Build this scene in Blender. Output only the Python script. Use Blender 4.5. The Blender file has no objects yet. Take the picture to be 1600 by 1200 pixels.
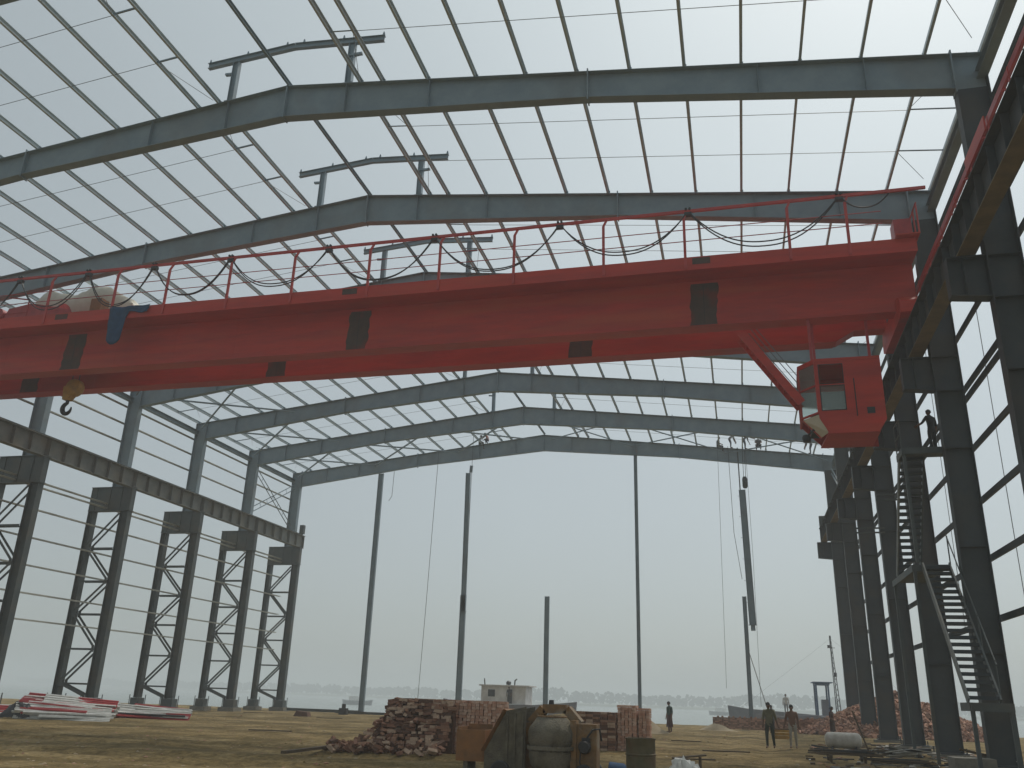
import bpy, bmesh, math, random
import numpy as np
from mathutils import Vector, Matrix, noise

SC = bpy.context.scene
COL = SC.collection
RND = random.Random(7)

# ------------------------------------------------------------------ camera
CX, CZ = 15.0596, 1.5365
YAW, PITCH, ROLL, FPX = 0.2582, 0.3501, 0.0333, 1344.42
r0 = Vector((math.cos(YAW), math.sin(YAW), 0)); f0 = Vector((-math.sin(YAW), math.cos(YAW), 0)); zz = Vector((0, 0, 1))
fd = f0 * math.cos(PITCH) + zz * math.sin(PITCH); u0 = zz * math.cos(PITCH) - f0 * math.sin(PITCH)
cr = r0 * math.cos(ROLL) + u0 * math.sin(ROLL); cu = u0 * math.cos(ROLL) - r0 * math.sin(ROLL)
cam_data = bpy.data.cameras.new('camera'); cam = bpy.data.objects.new('camera', cam_data); COL.objects.link(cam)
cam.matrix_world = Matrix(((cr.x, cu.x, -fd.x, CX), (cr.y, cu.y, -fd.y, 0), (cr.z, cu.z, -fd.z, CZ), (0, 0, 0, 1)))
cam_data.sensor_width = 36; cam_data.lens = FPX / 1600 * 36; cam_data.clip_end = 9000; cam_data.clip_start = 0.1
SC.camera = cam

# ------------------------------------------------------------------ sky, sun, exposure
SUN_EL, SUN_AZ = math.radians(60), math.radians(28)      # azimuth: to the right of the +Y axis
VEIL_BASE, VEIL_RISE, AUREOLE, AUREOLE_POW, VEIL_COLOUR, VEIL_MIX = 0.5, 0.0, 0.5, 3.0, (8.5, 9.8, 9.7), 0.55
world = bpy.data.worlds.new('World'); SC.world = world; world.use_nodes = True
nt = world.node_tree; nt.nodes.clear()
N = nt.nodes.new; L = nt.links.new
w_out = N('ShaderNodeOutputWorld'); w_bg = N('ShaderNodeBackground'); w_sky = N('ShaderNodeTexSky')
w_sky.sky_type = 'NISHITA'; w_sky.sun_disc = False; w_sky.sun_elevation = SUN_EL; w_sky.sun_rotation = SUN_AZ
w_sky.dust_density = 2.5; w_sky.air_density = 1.0; w_sky.ozone_density = 1.5
# hazy veil over the clear sky: weak rise with elevation plus the wide aureole round the veiled sun
w_tc = N('ShaderNodeTexCoord'); w_sep = N('ShaderNodeSeparateXYZ'); L(w_tc.outputs['Generated'], w_sep.inputs[0])
w_max = N('ShaderNodeMath'); w_max.operation = 'MAXIMUM'; w_max.inputs[1].default_value = 0; L(w_sep.outputs['Z'], w_max.inputs[0])
w_mad = N('ShaderNodeMath'); w_mad.operation = 'MULTIPLY_ADD'; w_mad.inputs[1].default_value = VEIL_RISE; w_mad.inputs[2].default_value = VEIL_BASE
L(w_max.outputs[0], w_mad.inputs[0])
w_dot = N('ShaderNodeVectorMath'); w_dot.operation = 'DOT_PRODUCT'; L(w_tc.outputs['Generated'], w_dot.inputs[0])
w_dot.inputs[1].default_value = (math.sin(SUN_AZ) * math.cos(SUN_EL), math.cos(SUN_AZ) * math.cos(SUN_EL), math.sin(SUN_EL))
w_cl = N('ShaderNodeMath'); w_cl.operation = 'MAXIMUM'; w_cl.inputs[1].default_value = 0; L(w_dot.outputs['Value'], w_cl.inputs[0])
w_pw = N('ShaderNodeMath'); w_pw.operation = 'POWER'; w_pw.inputs[1].default_value = AUREOLE_POW; L(w_cl.outputs[0], w_pw.inputs[0])
w_au = N('ShaderNodeMath'); w_au.operation = 'MULTIPLY_ADD'; w_au.inputs[1].default_value = AUREOLE; L(w_pw.outputs[0], w_au.inputs[0]); L(w_mad.outputs[0], w_au.inputs[2])
w_col = N('ShaderNodeVectorMath'); w_col.operation = 'SCALE'; w_col.inputs[0].default_value = VEIL_COLOUR; L(w_au.outputs[0], w_col.inputs['Scale'])
w_noise = N('ShaderNodeTexNoise'); w_noise.inputs['Scale'].default_value = 1.6; w_noise.inputs['Detail'].default_value = 3; L(w_tc.outputs['Generated'], w_noise.inputs[0])
w_nm = N('ShaderNodeMapRange'); w_nm.inputs[3].default_value = 0.84; w_nm.inputs[4].default_value = 1.16; L(w_noise.outputs[0], w_nm.inputs[0])
w_c2 = N('ShaderNodeVectorMath'); w_c2.operation = 'SCALE'; L(w_col.outputs[0], w_c2.inputs[0]); L(w_nm.outputs[0], w_c2.inputs['Scale'])
w_mix = N('ShaderNodeMix'); w_mix.data_type = 'RGBA'; w_mix.inputs[0].default_value = VEIL_MIX
w_hs = N('ShaderNodeHueSaturation'); w_hs.inputs['Saturation'].default_value = 0.55; L(w_sky.outputs[0], w_hs.inputs['Color']); L(w_hs.outputs[0], w_mix.inputs[6]); L(w_c2.outputs[0], w_mix.inputs[7])
L(w_mix.outputs[2], w_bg.inputs[0]); w_bg.inputs[1].default_value = 0.10; L(w_bg.outputs[0], w_out.inputs[0])

sun_d = bpy.data.lights.new('sun', 'SUN'); sun_d.energy = 1.7; sun_d.angle = math.radians(6); sun_d.color = (1, 0.94, 0.84)
sun = bpy.data.objects.new('sun', sun_d); COL.objects.link(sun)
to_sun = Vector((math.sin(SUN_AZ) * math.cos(SUN_EL), math.cos(SUN_AZ) * math.cos(SUN_EL), math.sin(SUN_EL)))
sun.rotation_euler = to_sun.to_track_quat('Z', 'Y').to_euler()
SC.view_settings.view_transform = 'Standard'; SC.view_settings.look = 'None'; SC.view_settings.exposure = 0; SC.view_settings.gamma = 1
SC.view_settings.use_curve_mapping = False
SC.render.engine = 'CYCLES'; SC.cycles.volume_bounces = 1; SC.cycles.max_bounces = 8; SC.cycles.use_denoising = True

# ------------------------------------------------------------------ materials
def material(name, col, rough=0.6, metal=0.0, var=None, scale=3.0, var2=None, scale2=0.6, amount2=0.5, bump=0.0, bump_scale=30, stretch=None, spec=0.5):
    m = bpy.data.materials.new(name); m.use_nodes = True
    t = m.node_tree; b = t.nodes['Principled BSDF']
    b.inputs['Roughness'].default_value = rough; b.inputs['Metallic'].default_value = metal
    b.inputs['Specular IOR Level'].default_value = spec
    tc = t.nodes.new('ShaderNodeTexCoord'); src = tc.outputs['Object']
    geo = t.nodes.new('ShaderNodeNewGeometry'); src = geo.outputs['Position']
    if stretch:
        mp = t.nodes.new('ShaderNodeMapping'); mp.inputs['Scale'].default_value = stretch; t.links.new(src, mp.inputs[0]); src = mp.outputs[0]
    last = None
    if var:
        n = t.nodes.new('ShaderNodeTexNoise'); n.inputs['Scale'].default_value = scale; n.inputs['Detail'].default_value = 6; n.inputs['Roughness'].default_value = 0.65
        t.links.new(src, n.inputs[0])
        r = t.nodes.new('ShaderNodeValToRGB'); r.color_ramp.elements[0].position = 0.36; r.color_ramp.elements[1].position = 0.66
        r.color_ramp.elements[0].color = (*col, 1); r.color_ramp.elements[1].color = (*var, 1); t.links.new(n.outputs[0], r.inputs[0]); last = r.outputs[0]
        if var2:
            n2 = t.nodes.new('ShaderNodeTexNoise'); n2.inputs['Scale'].default_value = scale2; n2.inputs['Detail'].default_value = 5; t.links.new(src, n2.inputs[0])
            mr = t.nodes.new('ShaderNodeMapRange'); mr.inputs[1].default_value = 0.5; mr.inputs[2].default_value = 0.68; mr.inputs[4].default_value = amount2; t.links.new(n2.outputs[0], mr.inputs[0])
            mx = t.nodes.new('ShaderNodeMix'); mx.data_type = 'RGBA'; t.links.new(mr.outputs[0], mx.inputs[0]); t.links.new(last, mx.inputs[6]); mx.inputs[7].default_value = (*var2, 1); last = mx.outputs[2]
        t.links.new(last, b.inputs['Base Color'])
    else:
        b.inputs['Base Color'].default_value = (*col, 1)
    if bump:
        nb = t.nodes.new('ShaderNodeTexNoise'); nb.inputs['Scale'].default_value = bump_scale; nb.inputs['Detail'].default_value = 5; t.links.new(src, nb.inputs[0])
        bp = t.nodes.new('ShaderNodeBump'); bp.inputs['Strength'].default_value = bump; bp.inputs['Distance'].default_value = 0.05; t.links.new(nb.outputs[0], bp.inputs['Height']); t.links.new(bp.outputs[0], b.inputs['Normal'])
    return m

M = {}
M['steel'] = material('slate_paint_flare', (0.19, 0.255, 0.3), 0.6, var=(0.24, 0.305, 0.345), scale=1.3, var2=(0.17, 0.17, 0.155), scale2=0.5, amount2=0.35, bump=0.1, bump_scale=6)  # slate paint, base colour raised and blued to carry lens flare
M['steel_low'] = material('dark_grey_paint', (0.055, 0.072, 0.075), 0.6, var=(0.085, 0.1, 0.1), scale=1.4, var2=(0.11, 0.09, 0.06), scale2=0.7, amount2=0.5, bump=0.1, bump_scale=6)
M['steel_dark'] = material('backlit_dark_paint', (0.032, 0.042, 0.048), 0.6, var=(0.046, 0.056, 0.06), scale=1.2, var2=(0.07, 0.055, 0.04), scale2=0.6, amount2=0.5, bump=0.1, bump_scale=6)  # darker copy of the steel paint: backlit shade of the right side is in the colour
M['galv'] = material('galvanised_steel', (0.42, 0.5, 0.54), 0.5, metal=0.0, var=(0.5, 0.56, 0.58), scale=1.5)
M['zinc'] = material('bright_zinc', (0.46, 0.5, 0.52), 0.45, var=(0.4, 0.43, 0.44), scale=1.5)
M['girt'] = material('sunlit_girt_zinc', (0.5, 0.5, 0.44), 0.5, var=(0.4, 0.4, 0.35), scale=1.2)  # galvanised left girts; sunlight on them is put into the pale colour
M['runway'] = material('dusty_runway_paint', (0.14, 0.15, 0.145), 0.65, var=(0.21, 0.21, 0.19), scale=1.2, var2=(0.2, 0.16, 0.1), scale2=0.6, amount2=0.5)
M['ochre'] = material('ochre_primer', (0.2, 0.15, 0.075), 0.65, var=(0.13, 0.1, 0.055), scale=1.5)
M['red'] = material('crane_red', (0.56, 0.032, 0.014), 0.5, var=(0.4, 0.024, 0.015), scale=1.1, var2=(0.5, 0.07, 0.025), scale2=0.6, amount2=0.7, stretch=(0.3, 1, 2.2), bump=0.06, bump_scale=4)
M['pinkred'] = material('rail_red', (0.56, 0.055, 0.045), 0.5, var=(0.42, 0.045, 0.045), scale=2)
M['primer'] = material('splice_primer', (0.095, 0.055, 0.045), 0.8, var=(0.06, 0.042, 0.036), scale=3, var2=(0.2, 0.03, 0.02), scale2=1.2, amount2=0.7)
M['black'] = material('black_rubber', (0.02, 0.021, 0.024), 0.5)
M['rope'] = material('rope_grey', (0.09, 0.09, 0.085), 0.8)
M['wire'] = material('steel_wire', (0.16, 0.165, 0.165), 0.5, metal=0.3)
M['yellow'] = material('hook_yellow', (0.5, 0.27, 0.03), 0.5, var=(0.3, 0.16, 0.03), scale=3)
M['hook'] = material('hook_steel', (0.03, 0.03, 0.032), 0.45, metal=0.3)
M['tarp'] = material('white_tarpaulin', (0.72, 0.68, 0.58), 0.5, var=(0.6, 0.55, 0.45), scale=2)
M['blue'] = material('blue_cloth', (0.012, 0.045, 0.11), 0.8, var=(0.02, 0.07, 0.16), scale=4)
M['cream'] = material('cream_paint', (0.62, 0.57, 0.47), 0.5)
M['white'] = material('white_sheet', (0.66, 0.66, 0.63), 0.45, var=(0.5, 0.49, 0.45), scale=3)
M['redsheet'] = material('red_sheet', (0.45, 0.045, 0.05), 0.45, var=(0.33, 0.03, 0.035), scale=3)
M['concrete'] = material('concrete', (0.16, 0.15, 0.125), 0.9, var=(0.23, 0.21, 0.17), scale=3, bump=0.4, bump_scale=12)
M['mixer'] = material('mixer_ochre', (0.24, 0.13, 0.045), 0.75, var=(0.14, 0.09, 0.05), scale=4, var2=(0.26, 0.23, 0.18), scale2=2.5, amount2=0.8, bump=0.3, bump_scale=25)
M['mixer_grey'] = material('mixer_grey', (0.085, 0.075, 0.055), 0.85, var=(0.15, 0.13, 0.09), scale=5, var2=(0.2, 0.18, 0.14), scale2=2, amount2=0.7, bump=0.5, bump_scale=30)
M['drum'] = material('drum_olive', (0.075, 0.068, 0.035), 0.7, var=(0.12, 0.1, 0.055), scale=4, var2=(0.13, 0.06, 0.03), scale2=3, amount2=0.5, bump=0.2)
M['orange'] = material('hopper_orange', (0.27, 0.12, 0.04), 0.7, var=(0.2, 0.1, 0.04), scale=4, var2=(0.12, 0.07, 0.03), scale2=3, amount2=0.6, bump=0.2)
M['plank'] = material('old_timber', (0.12, 0.085, 0.05), 0.85, var=(0.07, 0.05, 0.035), scale=4, stretch=(8, 1, 4))
M['tank'] = material('tank_white', (0.55, 0.53, 0.48), 0.5, var=(0.35, 0.32, 0.27), scale=3)
M['hull'] = material('hull_paint', (0.2, 0.2, 0.22), 0.6, var=(0.14, 0.13, 0.14), scale=0.8)
M['hull_blue'] = material('hull_blue', (0.03, 0.07, 0.14), 0.6)
M['cabin'] = material('cabin_white', (0.75, 0.72, 0.68), 0.6, var=(0.5, 0.46, 0.42), scale=1)
M['dark'] = material('dark_gap', (0.03, 0.03, 0.032), 0.8)
for i, c in enumerate([(0.25, 0.125, 0.08), (0.36, 0.2, 0.13), (0.15, 0.078, 0.05), (0.5, 0.35, 0.25)]):
    M['brick%d' % i] = material('fired_brick_%s' % 'abcd'[i], c, 0.9, var=tuple(x * 0.7 for x in c), scale=14, bump=0.5, bump_scale=40)
for i, c in enumerate([(0.6, 0.35, 0.25), (0.52, 0.28, 0.19), (0.66, 0.44, 0.33)]):
    M['pink%d' % i] = material('new_brick_%s' % 'abc'[i], c, 0.9, var=tuple(x * 0.8 for x in c), scale=14, bump=0.4, bump_scale=40)
M['sand'] = material('sand', (0.34, 0.27, 0.18), 0.95, var=(0.27, 0.21, 0.13), scale=2, bump=0.5, bump_scale=15)
gm = bpy.data.materials.new('cab_glass'); gm.use_nodes = True
gb = gm.node_tree.nodes['Principled BSDF']; gb.inputs['Base Color'].default_value = (0.75, 0.82, 0.8, 1); gb.inputs['Roughness'].default_value = 0.08; gb.inputs['Transmission Weight'].default_value = 0.9; gb.inputs['IOR'].default_value = 1.1
M['glass'] = gm

# ------------------------------------------------------------------ mesh helpers
class MB:
    def __init__(s): s.v = []; s.f = []; s.m = []; s.smooth = False
    def add(s, vs, fs, mi=0):
        o = len(s.v); s.v += [tuple(v) for v in vs]; s.f += [tuple(i + o for i in f) for f in fs]; s.m += [mi] * len(fs); return s
    def box(s, x0, x1, y0, y1, z0, z1, mi=0):
        vs = [(x, y, z) for z in (z0, z1) for y in (y0, y1) for x in (x0, x1)]
        return s.add(vs, [(0, 2, 3, 1), (4, 5, 7, 6), (0, 1, 5, 4), (2, 6, 7, 3), (0, 4, 6, 2), (1, 3, 7, 5)], mi)
    def bar(s, p, q, w, h, up=(0, 0, 1), mi=0, off=(0, 0)):
        """rectangular bar; h along 'up', w across; off = (side, up) shift of its axis"""
        p = Vector(p); q = Vector(q); d = (q - p).normalized(); u = Vector(up); sd = d.cross(u)
        if sd.length < 1e-5: u = Vector((0, 1, 0)); sd = d.cross(u)
        sd.normalize(); u = sd.cross(d).normalized()
        c = sd * off[0] + u * off[1]
        vs = [e + c + sd * a * w / 2 + u * b * h / 2 for e in (p, q) for a, b in ((-1, -1), (1, -1), (1, 1), (-1, 1))]
        return s.add(vs, [(3, 2, 1, 0), (4, 5, 6, 7), (0, 1, 5, 4), (1, 2, 6, 5), (2, 3, 7, 6), (3, 0, 4, 7)], mi)
    def ibeam(s, p, q, depth, width, tf=0.02, tw=0.012, up=(0, 0, 1), mi=0):
        s.bar(p, q, tw, depth - 2 * tf, up, mi)
        s.bar(p, q, width, tf, up, mi, (0, depth / 2 - tf / 2)); s.bar(p, q, width, tf, up, mi, (0, -depth / 2 + tf / 2)); return s
    def channel(s, p, q, depth, width, t=0.006, up=(0, 0, 1), side=1, mi=0):
        s.bar(p, q, t, depth, up, mi)
        for k in (1, -1): s.bar(p, q, width, t, up, mi, (side * (width / 2 + t / 2), k * (depth / 2 - t / 2)))
        return s
    def angle(s, p, q, a=0.08, t=0.009, up=(0, 0, 1), mi=0):
        s.bar(p, q, a, t, up, mi); s.bar(p, q, t, a, up, mi, (-a / 2 + t / 2, a / 2)); return s
    def tube(s, pts, r, n=8, mi=0, caps=True):
        pts = [Vector(p) for p in pts]; rs = r if isinstance(r, (list, tuple)) else [r] * len(pts)
        vs = []; fs = []; prev = None
        for i, p in enumerate(pts):
            d = (pts[min(i + 1, len(pts) - 1)] - pts[max(i - 1, 0)]).normalized()
            u = prev if prev is not None else (Vector((0, 0, 1)) if abs(d.z) < 0.9 else Vector((0, 1, 0)))
            a = d.cross(u).normalized(); u = a.cross(d).normalized(); prev = u
            for k in range(n):
                t = 2 * math.pi * k / n; vs.append(p + (a * math.cos(t) + u * math.sin(t)) * rs[i])
        for i in range(len(pts) - 1):
            for k in range(n):
                k2 = (k + 1) % n; fs.append((i * n + k, i * n + k2, (i + 1) * n + k2, (i + 1) * n + k))
        if caps: fs.append(tuple(range(n - 1, -1, -1))); fs.append(tuple((len(pts) - 1) * n + k for k in range(n)))
        return s.add(vs, fs, mi)
    def lathe(s, prof, n=24, c=(0, 0, 0), axis='Z', mi=0):
        vs = []; fs = []
        for r, h in prof:
            for k in range(n):
                t = 2 * math.pi * k / n; a, b = r * math.cos(t), r * math.sin(t)
                vs.append({'Z': (c[0] + a, c[1] + b, c[2] + h), 'X': (c[0] + h, c[1] + a, c[2] + b), 'Y': (c[0] + a, c[1] + h, c[2] + b)}[axis])
        for i in range(len(prof) - 1):
            for k in range(n):
                k2 = (k + 1) % n; fs.append((i * n + k, i * n + k2, (i + 1) * n + k2, (i + 1) * n + k))
        return s.add(vs, fs, mi)
    def prism(s, poly, a, b, axis='Y', mi=0):
        """extrude a polygon (pairs) along an axis; Y: poly is (x, z); X: (y, z); Z: (x, y)"""
        mk = {'Y': lambda q, t: (q[0], t, q[1]), 'X': lambda q, t: (t, q[0], q[1]), 'Z': lambda q, t: (q[0], q[1], t)}[axis]
        n = len(poly); vs = [mk(q, a) for q in poly] + [mk(q, b) for q in poly]
        fs = [tuple(range(n)), tuple(range(2 * n - 1, n - 1, -1))] + [(i, i + n, (i + 1) % n + n, (i + 1) % n) for i in range(n)]
        return s.add(vs, fs, mi)
    def mesh(s, name, mats):
        me = bpy.data.meshes.new(name); me.from_pydata(s.v, [], s.f)
        for m in (mats if isinstance(mats, (list, tuple)) else [mats]): me.materials.append(m)
        me.polygons.foreach_set('material_index', s.m)
        bm = bmesh.new(); bm.from_mesh(me); bmesh.ops.recalc_face_normals(bm, faces=bm.faces); bm.to_mesh(me); bm.free()
        if s.smooth: me.polygons.foreach_set('use_smooth', [True] * len(me.polygons)); me.set_sharp_from_angle(angle=math.radians(40))
        me.update(); return me
    def build(s, name, mats, parent=None, loc=None):
        return put(name, s.mesh(name, mats), parent, loc)

def put(name, me, parent=None, loc=None, rot=None):
    o = bpy.data.objects.new(name, me); COL.objects.link(o)
    if parent: o.parent = parent
    if loc is not None: o.location = loc
    if rot is not None: o.rotation_euler = rot
    return o
def tag(o, label=None, cat=None, group=None, kind=None):
    if label: o['label'] = label
    if cat: o['category'] = cat
    if group: o['group'] = group
    if kind: o['kind'] = kind
    return o
def thing(name, label, cat, loc=(0, 0, 0), group=None, rotz=0):
    o = bpy.data.objects.new(name, None); COL.objects.link(o); o.location = loc; o.rotation_euler = (0, 0, rotz); o.empty_display_size = 0.3
    return tag(o, label, cat, group)
def copy_tree(o, parent=None):
    c = o.copy(); COL.objects.link(c); c.parent = parent
    for ch in o.children: copy_tree(ch, c)
    return c

# ------------------------------------------------------------------ dimensions of the hall
BAY = 7.5
FY = [68.25 - BAY * k for k in range(8)]        # frame 0 = far gable, frame 7 = nearest
W, H, R = 23.1, 19.84, 22.52
SL = (R - H) / W
def roof(x): return R - SL * abs(x)

# ------------------------------------------------------------------ ground, water, far bank
def ground_z(x, y):
    z = 0.05 * noise.noise(Vector((x * 0.35, y * 0.35, 0))) + 0.03 * noise.noise(Vector((x * 1.1, y * 1.1, 3)))
    z += 0.05 * noise.noise(Vector((x * 0.12, y * 0.8, 9)))
    for k, (y0, w) in enumerate(((18.4, 0.3), (20.1, 0.32), (23.6, 0.3), (25.4, 0.3))):      # wheel ruts across the site
        yy = y0 + 0.9 * noise.noise(Vector((x * 0.09, k * 3.1, 0))) + 0.03 * x
        z -= 0.07 * math.exp(-((y - yy) / w) ** 2) - 0.035 * math.exp(-((y - yy - 0.7) / 0.3) ** 2)
    for k, x0 in enumerate((13.4, 15.0)):
        xx = x0 + 0.02 * y + 0.5 * noise.noise(Vector((y * 0.07, 7.3, 0)))
        z -= 0.06 * math.exp(-((x - xx) / 0.4) ** 2)
    e = 77.0 + 2.0 * noise.noise(Vector((x * 0.08, 1.7, 0)))
    if y > e: z = z - min(4.6, (y - e) * 0.42)
    return z - 0.03
def grid_axis(parts):
    out = []
    for a, b, st in parts:
        n = max(1, int(round((b - a) / st))); out += [a + (b - a) * i / n for i in range(n)]
    return out + [parts[-1][1]]
gx = grid_axis([(-2500, -200, 330), (-200, -40, 12), (-40, 34, 0.4), (34, 100, 6), (100, 2500, 300)])
gy = grid_axis([(-60, 8, 6), (8, 40, 0.35), (40, 95, 0.9), (95, 400, 60), (400, 2600, 300)])
gv = [(x, y, ground_z(x, y)) for y in gy for x in gx]; nx = len(gx)
gf = [(j * nx + i, j * nx + i + 1, (j + 1) * nx + i + 1, (j + 1) * nx + i) for j in range(len(gy) - 1) for i in range(nx - 1)]
gmb = MB(); gmb.add(gv, gf); gmb.smooth = True
def ground_material():
    m = bpy.data.materials.new('site_dirt'); m.use_nodes = True; t = m.node_tree; b = t.nodes['Principled BSDF']; b.inputs['Roughness'].default_value = 0.95; b.inputs['Specular IOR Level'].default_value = 0.15
    geo = t.nodes.new('ShaderNodeNewGeometry')
    def nz(scale, sv, det=7):
        mp = t.nodes.new('ShaderNodeMapping'); mp.inputs['Scale'].default_value = sv; t.links.new(geo.outputs['Position'], mp.inputs[0])
        n = t.nodes.new('ShaderNodeTexNoise'); n.inputs['Scale'].default_value = scale; n.inputs['Detail'].default_value = det; n.inputs['Roughness'].default_value = 0.65; t.links.new(mp.outputs[0], n.inputs[0]); return n.outputs[0]
    def ramp(src, stops):
        r = t.nodes.new('ShaderNodeValToRGB'); t.links.new(src, r.inputs[0]); e = r.color_ramp.elements
        while len(e) < len(stops): e.new(0.5)
        for k, (p, c) in enumerate(stops): e[k].position = p; e[k].color = (*c, 1)
        return r.outputs[0]
    base = ramp(nz(0.5, (1, 1, 1)), [(0.32, (0.125, 0.089, 0.036)), (0.5, (0.265, 0.19, 0.082)), (0.68, (0.42, 0.315, 0.16))])
    fine = ramp(nz(6, (1, 1, 1)), [(0.35, (0.4, 0.4, 0.38)), (0.65, (1.15, 1.15, 1.15))])
    mul = t.nodes.new('ShaderNodeMix'); mul.data_type = 'RGBA'; mul.blend_type = 'MULTIPLY'; mul.inputs[0].default_value = 0.8; t.links.new(base, mul.inputs[6]); t.links.new(fine, mul.inputs[7])
    damp = t.nodes.new('ShaderNodeMapRange'); damp.inputs[1].default_value = 0.52; damp.inputs[2].default_value = 0.66; damp.inputs[4].default_value = 0.75
    t.links.new(nz(0.55, (0.22, 1.0, 1)), damp.inputs[0])
    mx = t.nodes.new('ShaderNodeMix'); mx.data_type = 'RGBA'; t.links.new(damp.outputs[0], mx.inputs[0]); t.links.new(mul.outputs[2], mx.inputs[6]); mx.inputs[7].default_value = (0.12, 0.09, 0.034, 1)
    t.links.new(mx.outputs[2], b.inputs['Base Color'])
    bp = t.nodes.new('ShaderNodeBump'); bp.inputs['Strength'].default_value = 1.0; bp.inputs['Distance'].default_value = 0.1; t.links.new(nz(9, (1, 1, 1)), bp.inputs['Height']); t.links.new(bp.outputs[0], b.inputs['Normal'])
    return m
M['dirt'] = ground_material()
tag(gmb.build('ground', M['dirt']), kind='structure')

wm = bpy.data.materials.new('river_water'); wm.use_nodes = True; t = wm.node_tree; b = t.nodes['Principled BSDF']
b.inputs['Base Color'].default_value = (0.16, 0.19, 0.17, 1); b.inputs['Roughness'].default_value = 0.22
geo = t.nodes.new('ShaderNodeNewGeometry'); nz_ = t.nodes.new('ShaderNodeTexNoise'); nz_.inputs['Scale'].default_value = 0.6; nz_.inputs['Detail'].default_value = 4; t.links.new(geo.outputs['Position'], nz_.inputs[0])
bp = t.nodes.new('ShaderNodeBump'); bp.inputs['Strength'].default_value = 0.35; bp.inputs['Distance'].default_value = 0.15; t.links.new(nz_.outputs[0], bp.inputs['Height']); t.links.new(bp.outputs[0], b.inputs['Normal'])
WZ = -2.6
wmb = MB(); wmb.add([(-2500, 79, WZ), (2500, 79, WZ), (2500, 2600, WZ), (-2500, 2600, WZ)], [(0, 1, 2, 3)])
tag(wmb.build('river', wm), kind='structure')

# far bank and its tree line
def bank_y(x): return 800 + 0.3 * max(0, -x - 150) ** 1.1 + 30 * noise.noise(Vector((x * 0.004, 0, 0)))
fb = MB(); xs = [-2400 + 40 * i for i in range(116)]
vs = []; fs = []
for x in xs:
    y = bank_y(x); vs += [(x, y, WZ - 1), (x, y + 6, WZ + 1.4), (x, y + 500, WZ + 2.0)]
for i in range(len(xs) - 1):
    a = i * 3; fs += [(a, a + 3, a + 4, a + 1), (a + 1, a + 4, a + 5, a + 2)]
fb.add(vs, fs); M['bankland'] = material('far_bank_earth', (0.1, 0.11, 0.06), 0.95, var=(0.07, 0.09, 0.045), scale=0.05)
tag(fb.build('far_bank', M['bankland']), kind='structure')
M['trees'] = material('far_foliage', (0.035, 0.055, 0.03), 0.95, var=(0.06, 0.08, 0.04), scale=0.2)
tr = MB(); rt = random.Random(3)
x = -1500
while x < 1100:
    y = bank_y(x) + 12 + rt.random() * 25
    h = 6.5 + 6 * max(0, noise.noise(Vector((x * 0.009, 5, 0))) + 0.3) + rt.random() * 2.5
    w = h * (0.45 + 0.35 * rt.random())
    for k in range(20):                                   # leaf clumps: small tilted quads through the crown's volume
        a = rt.random() * 6.28; rr = w * math.sqrt(rt.random()); hh = WZ + 1.5 + h * (0.15 + 0.85 * rt.random() ** 0.8)
        rr *= math.sqrt(max(0.1, 1 - ((hh - WZ) / (h + 1.5)) ** 3))
        c = Vector((x + rr * math.cos(a), y + rr * math.sin(a), hh)); s = 0.6 + rt.random() * 1.1
        e1 = Vector((rt.uniform(-1, 1), rt.uniform(-.4, .4), rt.uniform(-1, 1))).normalized() * s; e2 = e1.cross(Vector((rt.uniform(-.4, .4), 1, rt.uniform(-.3, .3)))).normalized() * s * 0.8
        e3 = Vector((0, s * 0.6, 0))
        tr.add([c - e1 - e2, c + e1 - e2, c + e1 + e2, c - e1 + e2, c + e3], [(0, 1, 4), (1, 2, 4), (2, 3, 4), (3, 0, 4), (0, 3, 2, 1)])
    x += 2.2 + rt.random() * 2.5
tag(tr.build('far_tree_line', M['trees']), 'hazy dark tree line on the far bank of the river', 'trees', kind='stuff')

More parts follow.
